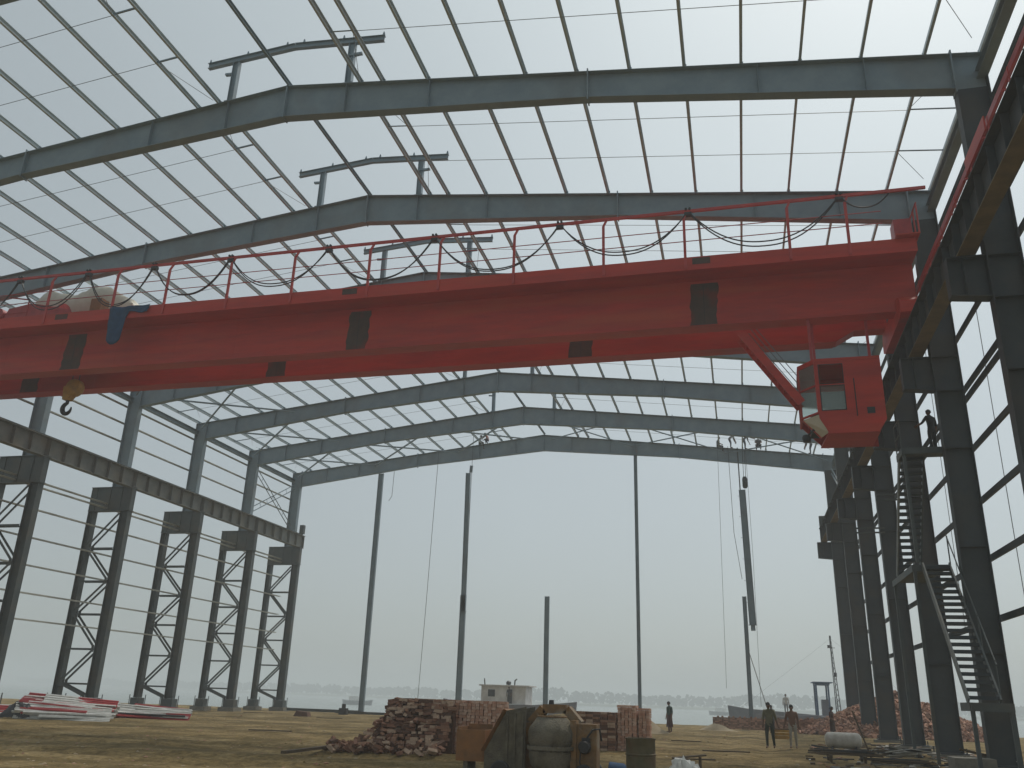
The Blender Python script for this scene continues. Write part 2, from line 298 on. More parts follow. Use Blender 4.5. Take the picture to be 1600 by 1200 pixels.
# ------------------------------------------------------------------ portal frames
PX_R = [2.88, 3.74] + [5.46 + 1.77 * i for i in range(10)] + [22.9]      # purlin offsets from the ridge
FR_WEB, FR_FL, FR_T = 0.012, 0.36, 0.022
def rafter_depth(ax):
    if ax < 11.2: return 1.36 + (1.04 - 1.36) * ax / 11.2
    return 1.04 + (1.27 - 1.04) * (ax - 11.2) / (22.1 - 11.2)
def make_frame():
    root = thing('portal_frame', 'x', 'steel frame')
    # rafter: web plate and two flanges on each slope
    rb = MB()
    for s in (-1, 1):
        st = [0, 3.7, 7.5, 11.2, 15, 18.5, 22.95]
        for a, c in zip(st[:-1], st[1:]):
            ta, tc_ = roof(a), roof(c); ba, bc = ta - rafter_depth(a), tc_ - rafter_depth(c)
            rb.prism([(s * a, ta - FR_T), (s * c, tc_ - FR_T), (s * c, bc + FR_T), (s * a, ba + FR_T)], -FR_WEB / 2, FR_WEB / 2)
            rb.bar((s * a, 0, ta - FR_T / 2), (s * c, 0, tc_ - FR_T / 2), FR_FL, FR_T)
            if c < 22.5: rb.bar((s * a, 0, ba + FR_T / 2), (s * c, 0, bc + FR_T / 2), FR_FL, FR_T)
            else: rb.bar((s * a, 0, ba + FR_T / 2), (s * 22.1, 0, roof(22.1) - rafter_depth(22.1) + FR_T / 2), FR_FL, FR_T)
    raf = rb.build('rafter', M['steel'], root)
    for xk, ov in ((0, 0.05), (11.2, 0.1), (-11.2, 0.1), (22.1, 0.12), (-22.1, 0.12)):
        p = MB(); d = rafter_depth(abs(xk))
        p.box(xk - 0.022, xk + 0.022, -0.185, 0.185, roof(xk) - d - ov, roof(xk) + (ov if abs(xk) > 1 else 0.01)); p.build('end_plate', M['steel'], raf)
    for xk in (2.4, -2.4, 5.6, -5.6, 16.6, -16.6, 19.7, -19.7):
        p = MB(); d = rafter_depth(abs(xk)); p.box(xk - 0.006, xk + 0.006, -0.16, 0.16, roof(xk) - d + 0.025, roof(xk) - 0.025); p.build('stiffener', M['steel'], raf)
    cl = MB()
    for s in (-1, 1):
        for px in PX_R:
            z = roof(px); cl.box(s * px - 0.06 + 0.05, s * px + 0.06 + 0.05, -0.004, 0.004, z, z + 0.2)
    c = cl.build('purlin_cleats', M['steel'], raf); tag(c, kind='stuff')
    # right column: solid web I with a crane bracket
    cb = MB(); x0, x1 = 22.1, 22.98; zt = roof(22.5) - 0.35
    cb.box(x0, x0 + 0.025, -0.2, 0.2, 0.12, roof(22.1) - rafter_depth(22.1) - 0.13); cb.box(x1 - 0.025, x1, -0.2, 0.2, 0.12, roof(x1) + 0.02)
    cb.box(x0 + 0.025, x1 - 0.025, -0.007, 0.007, 0.12, roof(22.1) - 1.2)
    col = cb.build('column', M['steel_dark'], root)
    b = MB(); b.prism([(21.12, 12.1), (22.09, 12.0), (22.09, 13.18), (21.12, 13.18)], -0.01, 0.01)
    b.bar((21.1, 0, 13.2), (22.09, 0, 13.2), 0.4, 0.03); b.bar((21.1, 0, 12.08), (22.09, 0, 11.98), 0.4, 0.03)
    b.box(21.5, 21.52, -0.18, 0.18, 12.1, 13.18); b.box(21.1, 21.12, -0.18, 0.18, 12.1, 13.18); b.build('crane_bracket', M['steel_dark'], col)
    for z in (3.3, 6.6, 9.9, 11.95, 13.2, 16.2):
        p = MB(); p.box(x0 + 0.03, x1 - 0.03, -0.18, 0.18, z - 0.008, z + 0.008); p.build('stiffener', M['steel_dark'], col)
    p = MB(); p.box(x0 - 0.15, x1 + 0.15, -0.35, 0.35, 0.07, 0.12)
    for a in (x0 - 0.08, x1 + 0.08):
        for y in (-0.26, 0.26): p.tube([(a, y, 0.12), (a, y, 0.3)], 0.025, 6)
    p.build('base_plate', M['steel_dark'], col)
    p = MB(); p.box(x0 - 0.3, x1 + 0.3, -0.5, 0.5, -0.3, 0.068); p.build('footing', M['concrete'], col)
    # left column: upper I shaft, shoulder box, two laced legs
    cb = MB(); x0, x1 = -22.95, -22.1
    cb.box(x1 - 0.025, x1, -0.2, 0.2, 13.34, roof(22.1) - rafter_depth(22.1) - 0.13); cb.box(x0, x0 + 0.025, -0.2, 0.2, 13.34, roof(x0) + 0.02)
    cb.box(x0 + 0.025, x1 - 0.025, -0.007, 0.007, 13.34, roof(22.1) - 1.2)
    col = cb.build('column', M['steel'], root)
    b = MB(); b.box(-24.35, -21.4, -0.17, -0.15, 11.83, 13.28); b.box(-24.35, -21.4, 0.15, 0.17, 11.83, 13.28)
    b.box(-24.4, -21.35, -0.23, 0.23, 13.28, 13.32); b.box(-24.4, -21.35, -0.22, 0.22, 11.79, 11.83)
    for xx in (-24.36, -23.95, -22.95, -22.1, -21.42): b.box(xx - 0.01, xx + 0.01, -0.21, 0.21, 11.84, 13.27)
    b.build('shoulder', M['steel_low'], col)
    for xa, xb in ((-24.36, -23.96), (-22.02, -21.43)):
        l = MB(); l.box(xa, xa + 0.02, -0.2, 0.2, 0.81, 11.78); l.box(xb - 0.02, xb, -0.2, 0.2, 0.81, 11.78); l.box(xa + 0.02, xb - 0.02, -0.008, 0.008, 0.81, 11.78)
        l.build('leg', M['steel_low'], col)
        l = MB(); l.box(xa - 0.2, xb + 0.2, -0.4, 0.4, 0.26, 0.3); l.box(xa - 0.12, xb + 0.12, -0.3, 0.3, 0.3, 0.8)
        for a in (xa - 0.15, xb + 0.15):
            for y in (-0.35, 0.35): l.tube([(a, y, 0.3), (a, y, 1.0)], 0.03, 6)
        l.build('base_plate', M['steel_low'], col)
        l = MB(); l.box(xa - 0.35, xb + 0.35, -0.55, 0.55, -0.3, 0.258); l.build('footing', M['concrete'], col)
    zs = [11.6, 9.45, 7.45, 5.5, 3.5, 1.55, 0.75]; inner, outer = -22.05, -23.93; side = 0
    for k in range(6):
        a, c = ((inner, outer) if k % 2 == 0 else (outer, inner))
        for yy in (-0.215, 0.215):
            l = MB(); l.angle((a, yy, zs[k]), (c, yy, zs[k + 1] + 0.12), 0.135, 0.012, (0, 1, 0)); l.build('lacing_bar', M['steel_low'], col)
            if k < 5: l = MB(); l.angle((inner, yy, zs[k + 1]), (outer, yy, zs[k + 1]), 0.1, 0.012, (0, 1, 0)); l.build('lacing_bar', M['steel_low'], col)
            nx_ = c
            l = MB(); l.box(nx_ - 0.15 if nx_ == inner else nx_ - 0.02, nx_ + 0.02 if nx_ == inner else nx_ + 0.17, yy - 0.006, yy + 0.006, zs[k + 1] - 0.16, zs[k + 1] + 0.22); l.build('gusset', M['steel_low'], col)
    return root
def make_monitor(root):
    m = MB()
    m.ibeam((-3.65, 0, 24.15), (0, 0, 24.45), 0.24, 0.16, 0.014, 0.01); m.ibeam((0, 0, 24.45), (3.65, 0, 24.15), 0.24, 0.16, 0.014, 0.01)
    ch = m.build('monitor_chord', M['steel'], root)
    for x in (-2.4, 2.4):
        p = MB(); p.ibeam((x, 0, roof(x) + 0.012), (x, 0, 24.12), 0.24, 0.2, 0.016, 0.012, up=(1, 0, 0)); p.box(x - 0.2, x + 0.2, -0.16, 0.16, roof(x) + 0.003 + 0.02, roof(x) + 0.04)
        p.bar((x - 0.12, 0, 23.6), (x - 0.42 if x < 0 else x + 0.42, 0, 23.62), 0.12, 0.08); p.build('monitor_post', M['steel'], root)
    for x in (-3.6, -2.0, -0.35, 0.35, 2.0, 3.6):
        p = MB(); z = 24.57 - abs(x) * 0.0822
        p.prism([(x - 0.07, z), (x + 0.07, z), (x + 0.02, z + 0.2), (x - 0.02, z + 0.2)], -0.004, 0.004); p.build('cleat', M['steel'], ch)
frame_words = ['farthest steel portal frame, the gable end with posts under it', 'second portal frame from the far gable end, seen under the crane girder',
    'third portal frame from the far gable end, lowest apex just under the crane girder', 'portal frame whose left knee shows right under the red girder, its ridge hidden by it',
    'portal frame whose ridge just peeps over the top of the red crane girder', 'portal frame right above the red crane girder with monitor frame on its ridge',
    'big portal frame across the upper part of the picture, second nearest', 'nearest portal frame, a rafter corner in the top left of the picture']
base = make_frame(); frames = [base]
for k in range(1, 8): frames.append(copy_tree(base))
for k, f in enumerate(frames):
    f.location = (0, FY[k], 0); tag(f, frame_words[k], 'steel frame', 'portal frames of the hall')
for k in range(1, 8):
    if k == 1: make_monitor(frames[1]); mon = [c for c in frames[1].children if c.name.startswith('monitor')]
    else:
        for c in mon: copy_tree(c, frames[k])

# ------------------------------------------------------------------ roof framing: purlins, sag rods, braces
Y_NEAR, Y_FAR = 14.6, 68.6
for s, side in ((-1, 'left'), (1, 'right')):
    rt_ = thing('roof_framing', '%s roof slope of parallel galvanised purlins with thin sag rods' % side, 'roof frame', (s * 12, Y_FAR, roof(12)), 'roof slopes')
    off = Vector(rt_.location)
    xs_ = ([0.0] if s < 0 else []) + PX_R
    for px in xs_:
        z = roof(px) + 0.115
        a = math.atan(SL) * s; up = Vector((math.sin(a), 0, math.cos(a)))
        m = MB(); m.channel(Vector((s * px, Y_NEAR, z)) - off, Vector((s * px, Y_FAR, z)) - off, 0.2, 0.075, 0.008, up, side=1)
        m.build('purlin', M['steel'] if not px else (M['zinc'] if s > 0 and px < 4 else M['galv']), rt_)
    for k in range(7):
        for fr in (0.345, 0.655):
            y = FY[k] - BAY * fr
            m = MB(); m.tube([Vector((s * 3.74, y, roof(3.74) + 0.08)) - off, Vector((s * 21.4, y, roof(21.4) + 0.08)) - off], 0.011, 5); m.build('sag_rod', M['wire'], rt_)
            for a, c in ((2.88, 3.74), (21.39, 22.9)):
                m = MB(); m.angle(Vector((s * a, y, roof(a) + 0.1)) - off, Vector((s * c, y, roof(c) + 0.1)) - off, 0.05, 0.006); m.build('strut', M['steel'], rt_)
        for fr, (a, c) in ((0.345, (3.74, 2.95)), (0.655, (3.74, 2.95)), (0.345, (21.39, 19.62)), (0.655, (21.39, 19.62))):
            yf = FY[k] if fr < 0.5 else FY[k] - BAY
            m = MB(); m.tube([Vector((s * a, FY[k] - BAY * fr, roof(a) + 0.09)) - off, Vector((s * (c if a < 10 else 22.7), yf + (-0.3 if fr < 0.5 else 0.3), roof(c) + 0.06)) - off], 0.01, 5); m.build('tie_rod', M['wire'], rt_)
    # cross braces under the purlins: gable bay all along the slope, eaves strip in the far bays
    def brace(xa, ya, xb, yb, z_off=-0.45):
        m = MB(); m.angle(Vector((s * xa, ya, roof(xa) + z_off)) - off, Vector((s * xb, yb, roof(xb) + z_off)) - off, 0.09, 0.01); m.build('cross_brace', M['steel'], rt_)
    edges = [0.6, 7.5, 15.0, 22.4]
    for a, c in zip(edges[:-1], edges[1:]):
        brace(a, FY[0] - 0.25, c, FY[1] + 0.25); brace(a, FY[1] + 0.25, c, FY[0] - 0.25, -0.5)
    if s < 0:
        for k in (1, 2, 3):
            brace(15.0, FY[k] - 0.25, 22.4, FY[k + 1] + 0.25); brace(15.0, FY[k + 1] + 0.25, 22.4, FY[k] - 0.25, -0.5)

# ------------------------------------------------------------------ wall framing: girts, eave strut, bracing
for s, side in ((-1, 'left'), (1, 'right')):
    wt = thing('wall_framing', '%s side wall of horizontal girts bolted to the columns' % side, 'wall frame', (s * 23.1, Y_FAR, 0), 'side walls')
    off = Vector(wt.location); xg = s * 23.09
    near = 24 if s < 0 else 15
    zs = ([4.8, 6.2, 7.68, 9.18, 10.74, 12.0, 12.28, 16.4, 17.6, 18.75] if s < 0 else [4.4, 6.3, 8.2, 10.0, 11.75, 12.1, 14.0, 15.6, 17.2, 18.5])
    for z in zs:
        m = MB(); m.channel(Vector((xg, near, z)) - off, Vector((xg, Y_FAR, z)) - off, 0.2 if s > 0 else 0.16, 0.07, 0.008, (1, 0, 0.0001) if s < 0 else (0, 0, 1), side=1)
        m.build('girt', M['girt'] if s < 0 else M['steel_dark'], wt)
    m = MB(); m.ibeam(Vector((s * 22.86, 14.6, 19.2)) - off, Vector((s * 22.86, Y_FAR, 19.2)) - off, 0.3, 0.3, 0.014, 0.01); m.build('eave_strut', M['steel'], wt)
    for k in range(7):
        for fr in (0.33, 0.66):
            y = FY[k] - BAY * fr
            if y < near or s < 0: continue
            m = MB(); m.tube([Vector((xg + s * 0.02, y, zs[0])) - off, Vector((xg + s * 0.02, y, zs[-1])) - off], 0.012, 5); m.build('sag_rod', M['wire'], wt)
    # laced cross brace in the far bay above the runway
    for a, c in (((FY[0] - 0.3, 15.0), (FY[1] + 0.3, 18.6)), ((FY[1] + 0.3, 15.0), (FY[0] - 0.3, 18.6))):
        d = Vector((0, c[0] - a[0], c[1] - a[1])).normalized(); nrm = Vector((0, -d.z, d.y)) * 0.19
        pa, pb = Vector((s * 22.55, a[0], a[1])) - off, Vector((s * 22.55, c[0], c[1])) - off
        for q in (nrm, -nrm):
            m = MB(); m.angle(pa + q, pb + q, 0.075, 0.009, (1, 0, 0)); m.build('brace_chord', M['steel'], wt)
        for k in range(7):
            pm = pa.lerp(pb, (k + 0.6) / 7); m = MB(); m.bar(pm + nrm, pm - nrm, 0.05, 0.01, (1, 0, 0)); m.build('brace_batten', M['steel'], wt)

# ------------------------------------------------------------------ crane runways
for s, side in ((-1, 'left'), (1, 'right')):
    yn = 22 if s < 0 else 12
    rw = thing('crane_runway', {-1: 'left crane runway girder of stiffened grey panels resting on the laced columns', 1: 'right crane runway girder with ochre bottom flange running towards the camera'}[s], 'crane runway', (s * 21.6, Y_FAR, 13.24), 'crane runways')
    off = Vector(rw.location)
    ys = [Y_FAR + 0.1] + [FY[k] for k in range(1, 8) if FY[k] > yn] + [yn]
    for ya, yb in zip(ys[:-1], ys[1:]):
        g = MB(); m0, m1 = 0, 1
        g.bar(Vector((s * 21.6, ya - 0.01, 13.785)) - off, Vector((s * 21.6, yb + 0.01, 13.785)) - off, 0.014, 1.03)
        g.bar(Vector((s * 21.6, ya - 0.01, 14.315)) - off, Vector((s * 21.6, yb + 0.01, 14.315)) - off, 0.5, 0.03)
        g.bar(Vector((s * 21.6, ya - 0.01, 13.255)) - off, Vector((s * 21.6, yb + 0.01, 13.255)) - off, 0.44, 0.03, mi=1 if s > 0 else 0)
        gd = g.build('runway_girder', [M['runway'] if s < 0 else M['steel_dark'], M['ochre']], rw)
        n = max(2, int(round(abs(ya - yb) / 1.25)))
        for i in range(n + 1):
            y = ya - 0.06 + (yb - ya + 0.12) * i / n
            p = MB(); q = Vector((s * 21.6, y, 0)) - off
            p.box(q.x - 0.2, q.x - 0.008, q.y - 0.006, q.y + 0.006, 0.035, 1.055); p.box(q.x + 0.008, q.x + 0.2, q.y - 0.006, q.y + 0.006, 0.035, 1.055); p.build('stiffener', M['runway'] if s < 0 else M['steel_dark'], gd)
    p = MB(); q0 = Vector((s * 21.6, Y_FAR, 0)) - off
    for w_, za, zb in ((0.12, 1.092, 1.11), (0.03, 1.11, 1.18), (0.07, 1.18, 1.22)): p.box(q0.x - w_ / 2, q0.x + w_ / 2, yn - Y_FAR, 0, za, zb)
    p.build('rail', M['steel_low'], rw)
    p = MB(); p.box(q0.x - 0.2, q0.x + 0.2, -0.3, 0.0, 1.23, 2.0); p.build('end_stop', M['steel_low'], rw)
    if s > 0:      # red busbar line beside the runway: channel, three bars, brackets, a short red panel
        xb = 0.42
        p = MB(); p.channel(Vector((xb, yn - Y_FAR, 2.75)), Vector((xb, 35.5 - Y_FAR, 2.75)), 0.2, 0.08, 0.012); p.build('busbar_channel', M['redsheet'], rw)
        for z in (1.85, 2.1, 2.35):
            p = MB(); p.tube([(xb - 0.12, yn - Y_FAR, z), (xb - 0.12, 35.5 - Y_FAR, z)], 0.022, 6); p.build('busbar', M['pinkred'], rw)
        y = yn + 1.3
        while y < 35:
            p = MB(); p.bar((xb, y - Y_FAR, 1.09), (xb, y - Y_FAR, 2.84), 0.05, 0.04, (1, 0, 0)); p.bar((xb - 0.2, y - Y_FAR, 2.2), (xb + 0.02, y - Y_FAR, 2.2), 0.05, 0.04); p.build('busbar_bracket', M['pinkred'], rw); y += 1.9
        p = MB(); p.box(xb - 0.2, xb - 0.16, 20.6 - Y_FAR, 22.6 - Y_FAR, 2.25, 2.66); p.build('red_panel', M['red'], rw)

# ------------------------------------------------------------------ overhead crane
cr_ = thing('overhead_crane', 'long red overhead travelling crane bridge spanning the whole hall', 'crane', (0, 32.3, 14.8))
CO = Vector(cr_.location)
def cp(m, name, mat, parent=None): # crane part built in world coordinates
    m.v = [tuple(Vector(v) - CO) for v in m.v]; return m.build(name, mat, parent or cr_)
def girder(ya, yb, zt, deep):
    m = MB(); poly = [(-21.3, 15.1), (19.4, 15.1), (20.1, 15.5), (21.3, 15.5), (21.3, zt), (-21.3, zt)]
    if deep: poly = [(-21.3, 15.1), (21.95, 15.1), (21.95, zt), (-21.3, zt)]
    m.prism(poly, ya, yb)
    for y in (ya, yb):
        pass
    g = cp(m, 'bridge_girder', M['red'])
    f = MB(); f.box(-21.3, 21.97 if deep else 21.3, ya - 0.09, yb + 0.09, zt, zt + 0.03); cp(f, 'top_flange', M['red'], g)
    f = MB(); f.box(-21.3, 19.3, ya - 0.025, yb + 0.025, 15.07, 15.098); cp(f, 'bottom_flange', M['red'], g)
    r = MB(); r.box(-20.6, 20.6, (ya + yb) / 2 - 0.035, (ya + yb) / 2 + 0.035, zt + 0.03, zt + 0.14); cp(r, 'trolley_rail', M['hook'], g)
    return g
GN = girder(30.75, 31.4, 17.0, True); GF = girder(33.2, 33.85, 17.0, False)
for g, y, xs_ in ((GN, 30.75, (-14.1, 0.13, 14.45)), (GF, 33.2, (-18.6, -4.95, 9.25))):
    for x in xs_:
        rq = random.Random(int(x * 10)); hw = rq.uniform(0.46, 0.56); za, zb = 15.11, 16.85; n_ = 9; jit = lambda: rq.uniform(-0.05, 0.05)
        poly = [(x - hw + jit() + 0.1 * (i / n_ - 0.5), za + (zb - za) * i / n_) for i in range(n_ + 1)] + [(x + hw + jit() + 0.1 * (i / n_ - 0.5), za + (zb - za) * i / n_) for i in range(n_, -1, -1)]
        m = MB(); m.prism(poly, y - 0.012, y - 0.001); pt = cp(m, 'splice_plate', M['primer'], g)
        m = MB(); m.box(x - 0.012, x + 0.012, y - 0.019, y - 0.012, 15.13, 16.8); cp(m, 'weld_bead', M['hook'], pt)
for g, y in ((GN, 30.75), (GF, 33.2)):
    for i in range(13):
        x = -18.3 + 3.05 * i + 0.4
        m = MB(); m.box(x - 0.012, x + 0.012, y - 0.006, y - 0.001, 15.12, 16.98); cp(m, 'weld_seam', M['red'], g)
# walkway with fascia, brackets and grating on the near side
m = MB(); m.box(-20.9, 21.95, 29.62, 30.65, 16.92, 16.96); WK = cp(m, 'walkway_deck', M['red'])
m = MB(); m.box(-20.9, 21.95, 29.58, 29.615, 16.88, 17.42); m.box(-20.9, 21.95, 29.616, 29.68, 17.39, 17.42); cp(m, 'fascia', M['red'], WK)
for x in (-14.1, 0.13, 14.45):
    m = MB(); m.box(x - 0.33, x + 0.33, 29.565, 29.579, 17.1, 17.36); cp(m, 'splice_plate', M['primer'], WK)
# railing: tall posts carry the festoon rail
RX = [-18.6, -15.02, -11.46, -8.77, -5.66, -2.58, 0.91, 4.02, 7.16, 10.76, 13.87, 17.66, 19.71]
m = MB(); m.bar((-20.9, 29.6, 19.42), (22.5, 29.6, 19.42), 0.09, 0.11); RL = cp(m, 'festoon_rail', M['pinkred'])
for x in RX:
    m = MB(); m.bar((x, 29.56, 16.95), (x, 29.56, 19.1), 0.1, 0.07, (0, 1, 0)); m.bar((x, 29.56, 19.1), (x + 0.12, 29.6, 19.38), 0.08, 0.06, (0, 1, 0)); cp(m, 'railing_post', M['pinkred'])
for z in (18.1, 18.6):
    m = MB(); m.tube([(-20.9, 29.57, z), (20.9, 29.57, z)], 0.018, 6); cp(m, 'railing_wire', M['redsheet'])
# end trucks with wheels, end platform
for s in (-1, 1):
    m = MB(); m.prism([(30.0, 14.75), (30.3, 14.62), (33.7, 14.62), (34.0, 14.75), (34.0, 15.2), (33.8, 15.48), (30.4, 15.48), (30.0, 15.2)], s * 21.6 - 0.4, s * 21.6 + 0.32, 'X'); tk = cp(m, 'end_truck', M['red'])
    m = MB(); m.prism([(31.5, 15.49), (33.1, 15.49), (33.1, 16.9), (31.5, 16.9)], s * 21.4, s * 21.75, 'X'); cp(m, 'end_plate', M['red'], tk)
    for y in (30.5, 33.5):
        m = MB(); m.lathe([(0.0, -0.07), (0.32, -0.07), (0.36, -0.05), (0.30, -0.05), (0.30, 0.05), (0.36, 0.05), (0.32, 0.07), (0.0, 0.07)], 20, (s * 21.6, y, 14.77), 'X'); m.smooth = True; cp(m, 'wheel', M['hook'], tk)
    m = MB(); m.box(s * 21.6 - 0.35, s * 21.6 + 0.45, 29.3, 30.5, 17.43, 17.47); cp(m, 'end_platform', M['red'], tk)
    for y in (29.35, 29.9, 30.45):
        m = MB(); m.tube([(s * 22.03, y, 17.47), (s * 22.03, y, 18.65)], 0.03, 6); cp(m, 'platform_post', M['pinkred'], tk)
    m = MB(); m.tube([(s * 22.03, 29.3, 18.65), (s * 22.03, 30.5, 18.65)], 0.03, 6); cp(m, 'platform_rail', M['pinkred'], tk)
m = MB(); m.box(21.3, 21.9, 29.75, 30.4, 17.48, 18.3); cp(m, 'control_box', M['redsheet'])
# operator's cab under the right end
fp = [(18.5, 30.55), (20.7, 30.55), (20.7, 32.5), (18.0, 32.5), (17.95, 31.25)]     # footprint (x, y)
CZ0, CZ1 = 10.25, 13.35
m = MB()
m.prism(fp, CZ1 - 0.1, CZ1 + 0.02, 'Z')
m.prism([(18.75, 30.6), (20.45, 30.6), (20.45, 32.45), (18.65, 32.45)], CZ0, CZ0 + 0.06, 'Z')
# near wall with window opening, solid right part with cut corner
m.prism([(19.5, 10.26), (20.4, 10.26), (20.7, 10.75), (20.7, 13.24), (19.5, 13.24)], 30.55, 30.6)
m.box(18.5, 19.5, 30.55, 30.6, 13.1, 13.24); m.prism([(18.8, 10.26), (19.5, 10.26), (19.5, 11.2), (18.5, 11.2), (18.5, 10.9)], 30.55, 30.6)
m.box(18.5, 18.62, 30.551, 30.6, 11.2, 13.1); m.box(19.42, 19.5, 30.551, 30.6, 11.2, 13.1); m.box(18.62, 19.42, 30.551, 30.6, 12.22, 12.3)
# right, back and front walls
m.prism([(30.6, 10.75), (32.5, 10.75), (32.5, 13.24), (30.6, 13.24)], 20.65, 20.7, 'X')
m.prism([(18.75, 10.26), (20.65, 10.26), (20.65, 11.5), (18.0, 11.5), (18.0, 11.2)], 32.45, 32.5); m.box(18.0, 20.65, 32.45, 32.5, 12.7, 13.24); m.box(20.1, 20.65, 32.451, 32.499, 11.5, 12.7); m.box(18.0, 18.12, 32.451, 32.499, 11.5, 12.7)
for p in ((18.5, 30.57), (17.97, 31.25), (18.02, 32.45)): m.bar((p[0], p[1], 11.1), (p[0], p[1], 13.24), 0.07, 0.07, (0, 1, 0))
for z in (11.12, 12.25, 13.2):
    m.bar((18.5, 30.58, z), (17.97, 31.25, z), 0.06, 0.07); m.bar((17.97, 31.25, z), (18.02, 32.45, z), 0.06, 0.07)
m.bar((18.8, 30.6, 10.3), (18.5, 30.58, 11.1), 0.06, 0.06); m.bar((18.6, 31.3, 10.3), (17.97, 31.25, 11.1), 0.06, 0.06)
def cabfix(m): m.v = [(v[0] - 0.28, v[1], 13.35 + (v[2] - 13.35) * (0.9 if v[2] < 13.36 else 1)) for v in m.v]; return m
CB = cp(cabfix(m), 'cab', M['red'])
for p, q, za, zb in (((18.47, 30.6), (17.99, 31.22), 11.17, 12.2), ((18.47, 30.6), (17.99, 31.22), 12.3, 13.16), ((17.985, 31.29), (18.03, 32.4), 11.17, 12.2), ((17.985, 31.29), (18.03, 32.4), 12.3, 13.16), ((18.63, 30.575), (19.41, 30.575), 11.21, 12.21), ((18.13, 32.475), (20.09, 32.475), 11.51, 12.69)):
    m = MB(); m.bar((p[0], p[1], (za + zb) / 2), (q[0], q[1], (za + zb) / 2), 0.008, zb - za); cp(cabfix(m), 'pane', M['glass'], CB)
m = MB(); m.add([(18.78, 30.62, 10.33), (18.52, 30.6, 11.06), (18.0, 31.22, 11.06), (18.58, 31.28, 10.33), (18.8, 30.65, 10.34), (18.54, 30.63, 11.07), (18.02, 31.25, 11.07), (18.6, 31.31, 10.34)], [(0, 1, 2, 3), (7, 6, 5, 4), (0, 4, 5, 1), (1, 5, 6, 2), (2, 6, 7, 3), (3, 7, 4, 0)]); cp(cabfix(m), 'lower_pane', M['cream'], CB)
m = MB()
for za, zb in ((11.18, 12.23), (12.29, 13.12)):
    m.box(18.6, 18.63, 30.535, 30.549, za, zb); m.box(19.41, 19.44, 30.535, 30.549, za, zb); m.box(18.63, 19.41, 30.535, 30.549, za, za + 0.03); m.box(18.63, 19.41, 30.535, 30.549, zb - 0.03, zb)
cp(cabfix(m), 'window_seal', M['dark'], CB)
m = MB(); m.tube([(19.75, 30.5, 10.9), (19.75, 30.46, 10.95), (19.75, 30.46, 12.4), (19.75, 30.5, 12.45)], 0.018, 6); m.box(20.1, 20.35, 30.52, 30.549, 11.0, 11.25); cp(cabfix(m), 'grab_handle', M['hook'], CB)
m = MB(); m.box(19.1, 19.6, 31.3, 31.8, 10.35, 10.8); m.box(19.5, 19.6, 31.3, 31.8, 10.8, 11.5); cp(cabfix(m), 'seat', M['black'], CB)
m = MB(); m.box(18.3, 18.6, 31.2, 32.2, 10.6, 11.3); cp(cabfix(m), 'console', M['dark'], CB)
for x, y in ((18.45, 30.85), (18.6, 31.3), (20.5, 31.3)):
    m = MB(); m.bar((x, y, 13.37), (x, y, 15.05 if x < 19 else 15.05), 0.09, 0.09, (0, 1, 0)); cp(cabfix(m), 'hanger', M['redsheet'], CB)
m = MB(); m.lathe([(0.0, 0), (0.12, 0.0), (0.16, -0.1), (0.13, -0.28), (0, -0.3)], 12, (18.05, 31.0, 10.35)); m.tube([(18.05, 31.0, 10.3), (18.3, 31.0, 10.55)], 0.03, 6); m.smooth = True; cp(cabfix(m), 'siren', M['hook'], CB)
# stair from the girder down to the cab
m = MB(); a0, a1 = Vector((15.75, 30.9, 14.75)), Vector((17.7, 30.9, 11.85))
for y in (30.9, 31.6):
    m.bar(a0 + Vector((0, y - 30.9, 0)), a1 + Vector((0, y - 30.9, 0)), 0.04, 0.3)
ST = cp(m, 'cab_stair', M['red'])
for i in range(11):
    c = a0.lerp(a1, (i + 0.5) / 11); m = MB(); m.box(c.x - 0.1, c.x + 0.1, 30.93, 31.57, c.z - 0.015, c.z + 0.015); cp(m, 'tread', M['red'], ST)
for dz in (0.35, 0.65, 0.95):
    m = MB(); m.tube([a0 + Vector((0.3, 0.72, dz - 0.1)), a1 + Vector((0.05, 0.72, dz + 0.25))], 0.016, 6); cp(m, 'stair_rail', M['wire'], ST)
# festoon cables hanging in loops from the rail
fest = thing('festoon_cable', 'black festoon cable hanging in loops from the crane railing', 'cable', (0, 29.6, 19.3)); FO = Vector(fest.location)
LX = [-20.6, -16.9, -13.12, -9.62, -5.75, -1.04, 3.73, 9.01, 14.04, 19.53, 21.3]
for i, (a, c) in enumerate(zip(LX[:-1], LX[1:])):
    sag = 1.62 if c - a > 3 else 0.5; rn = random.Random(i)
    m = MB()
    for dy, ds in ((-0.06, 1.0), (0.0, 0.93)):
        pts = []; k_ = 1 + 0.12 * rn.uniform(-1, 1)
        for j in range(25):
            u = j / 24; x = a + 0.07 + (c - a - 0.14) * u; q = abs(2 * u - 1); z = -sag * ds * k_ * (1 - q ** 2.3)
            pts.append((x, dy, z))
        m.tube(pts, 0.026, 6)
    m.smooth = True; m.build('cable_loop', M['black'], fest)
for x in LX[1:-1]:
    m = MB(); m.box(x - 0.14, x + 0.14, -0.09, 0.09, -0.08, 0.05); m.lathe([(0, -.1), (0.05, -.1), (0.05, .1), (0, .1)], 10, (x - 0.07, 0, 0.19), 'Y'); m.lathe([(0, -.1), (0.05, -.1), (0.05, .1), (0, .1)], 10, (x + 0.07, 0, 0.19), 'Y'); m.build('cable_carrier', M['black'], fest)

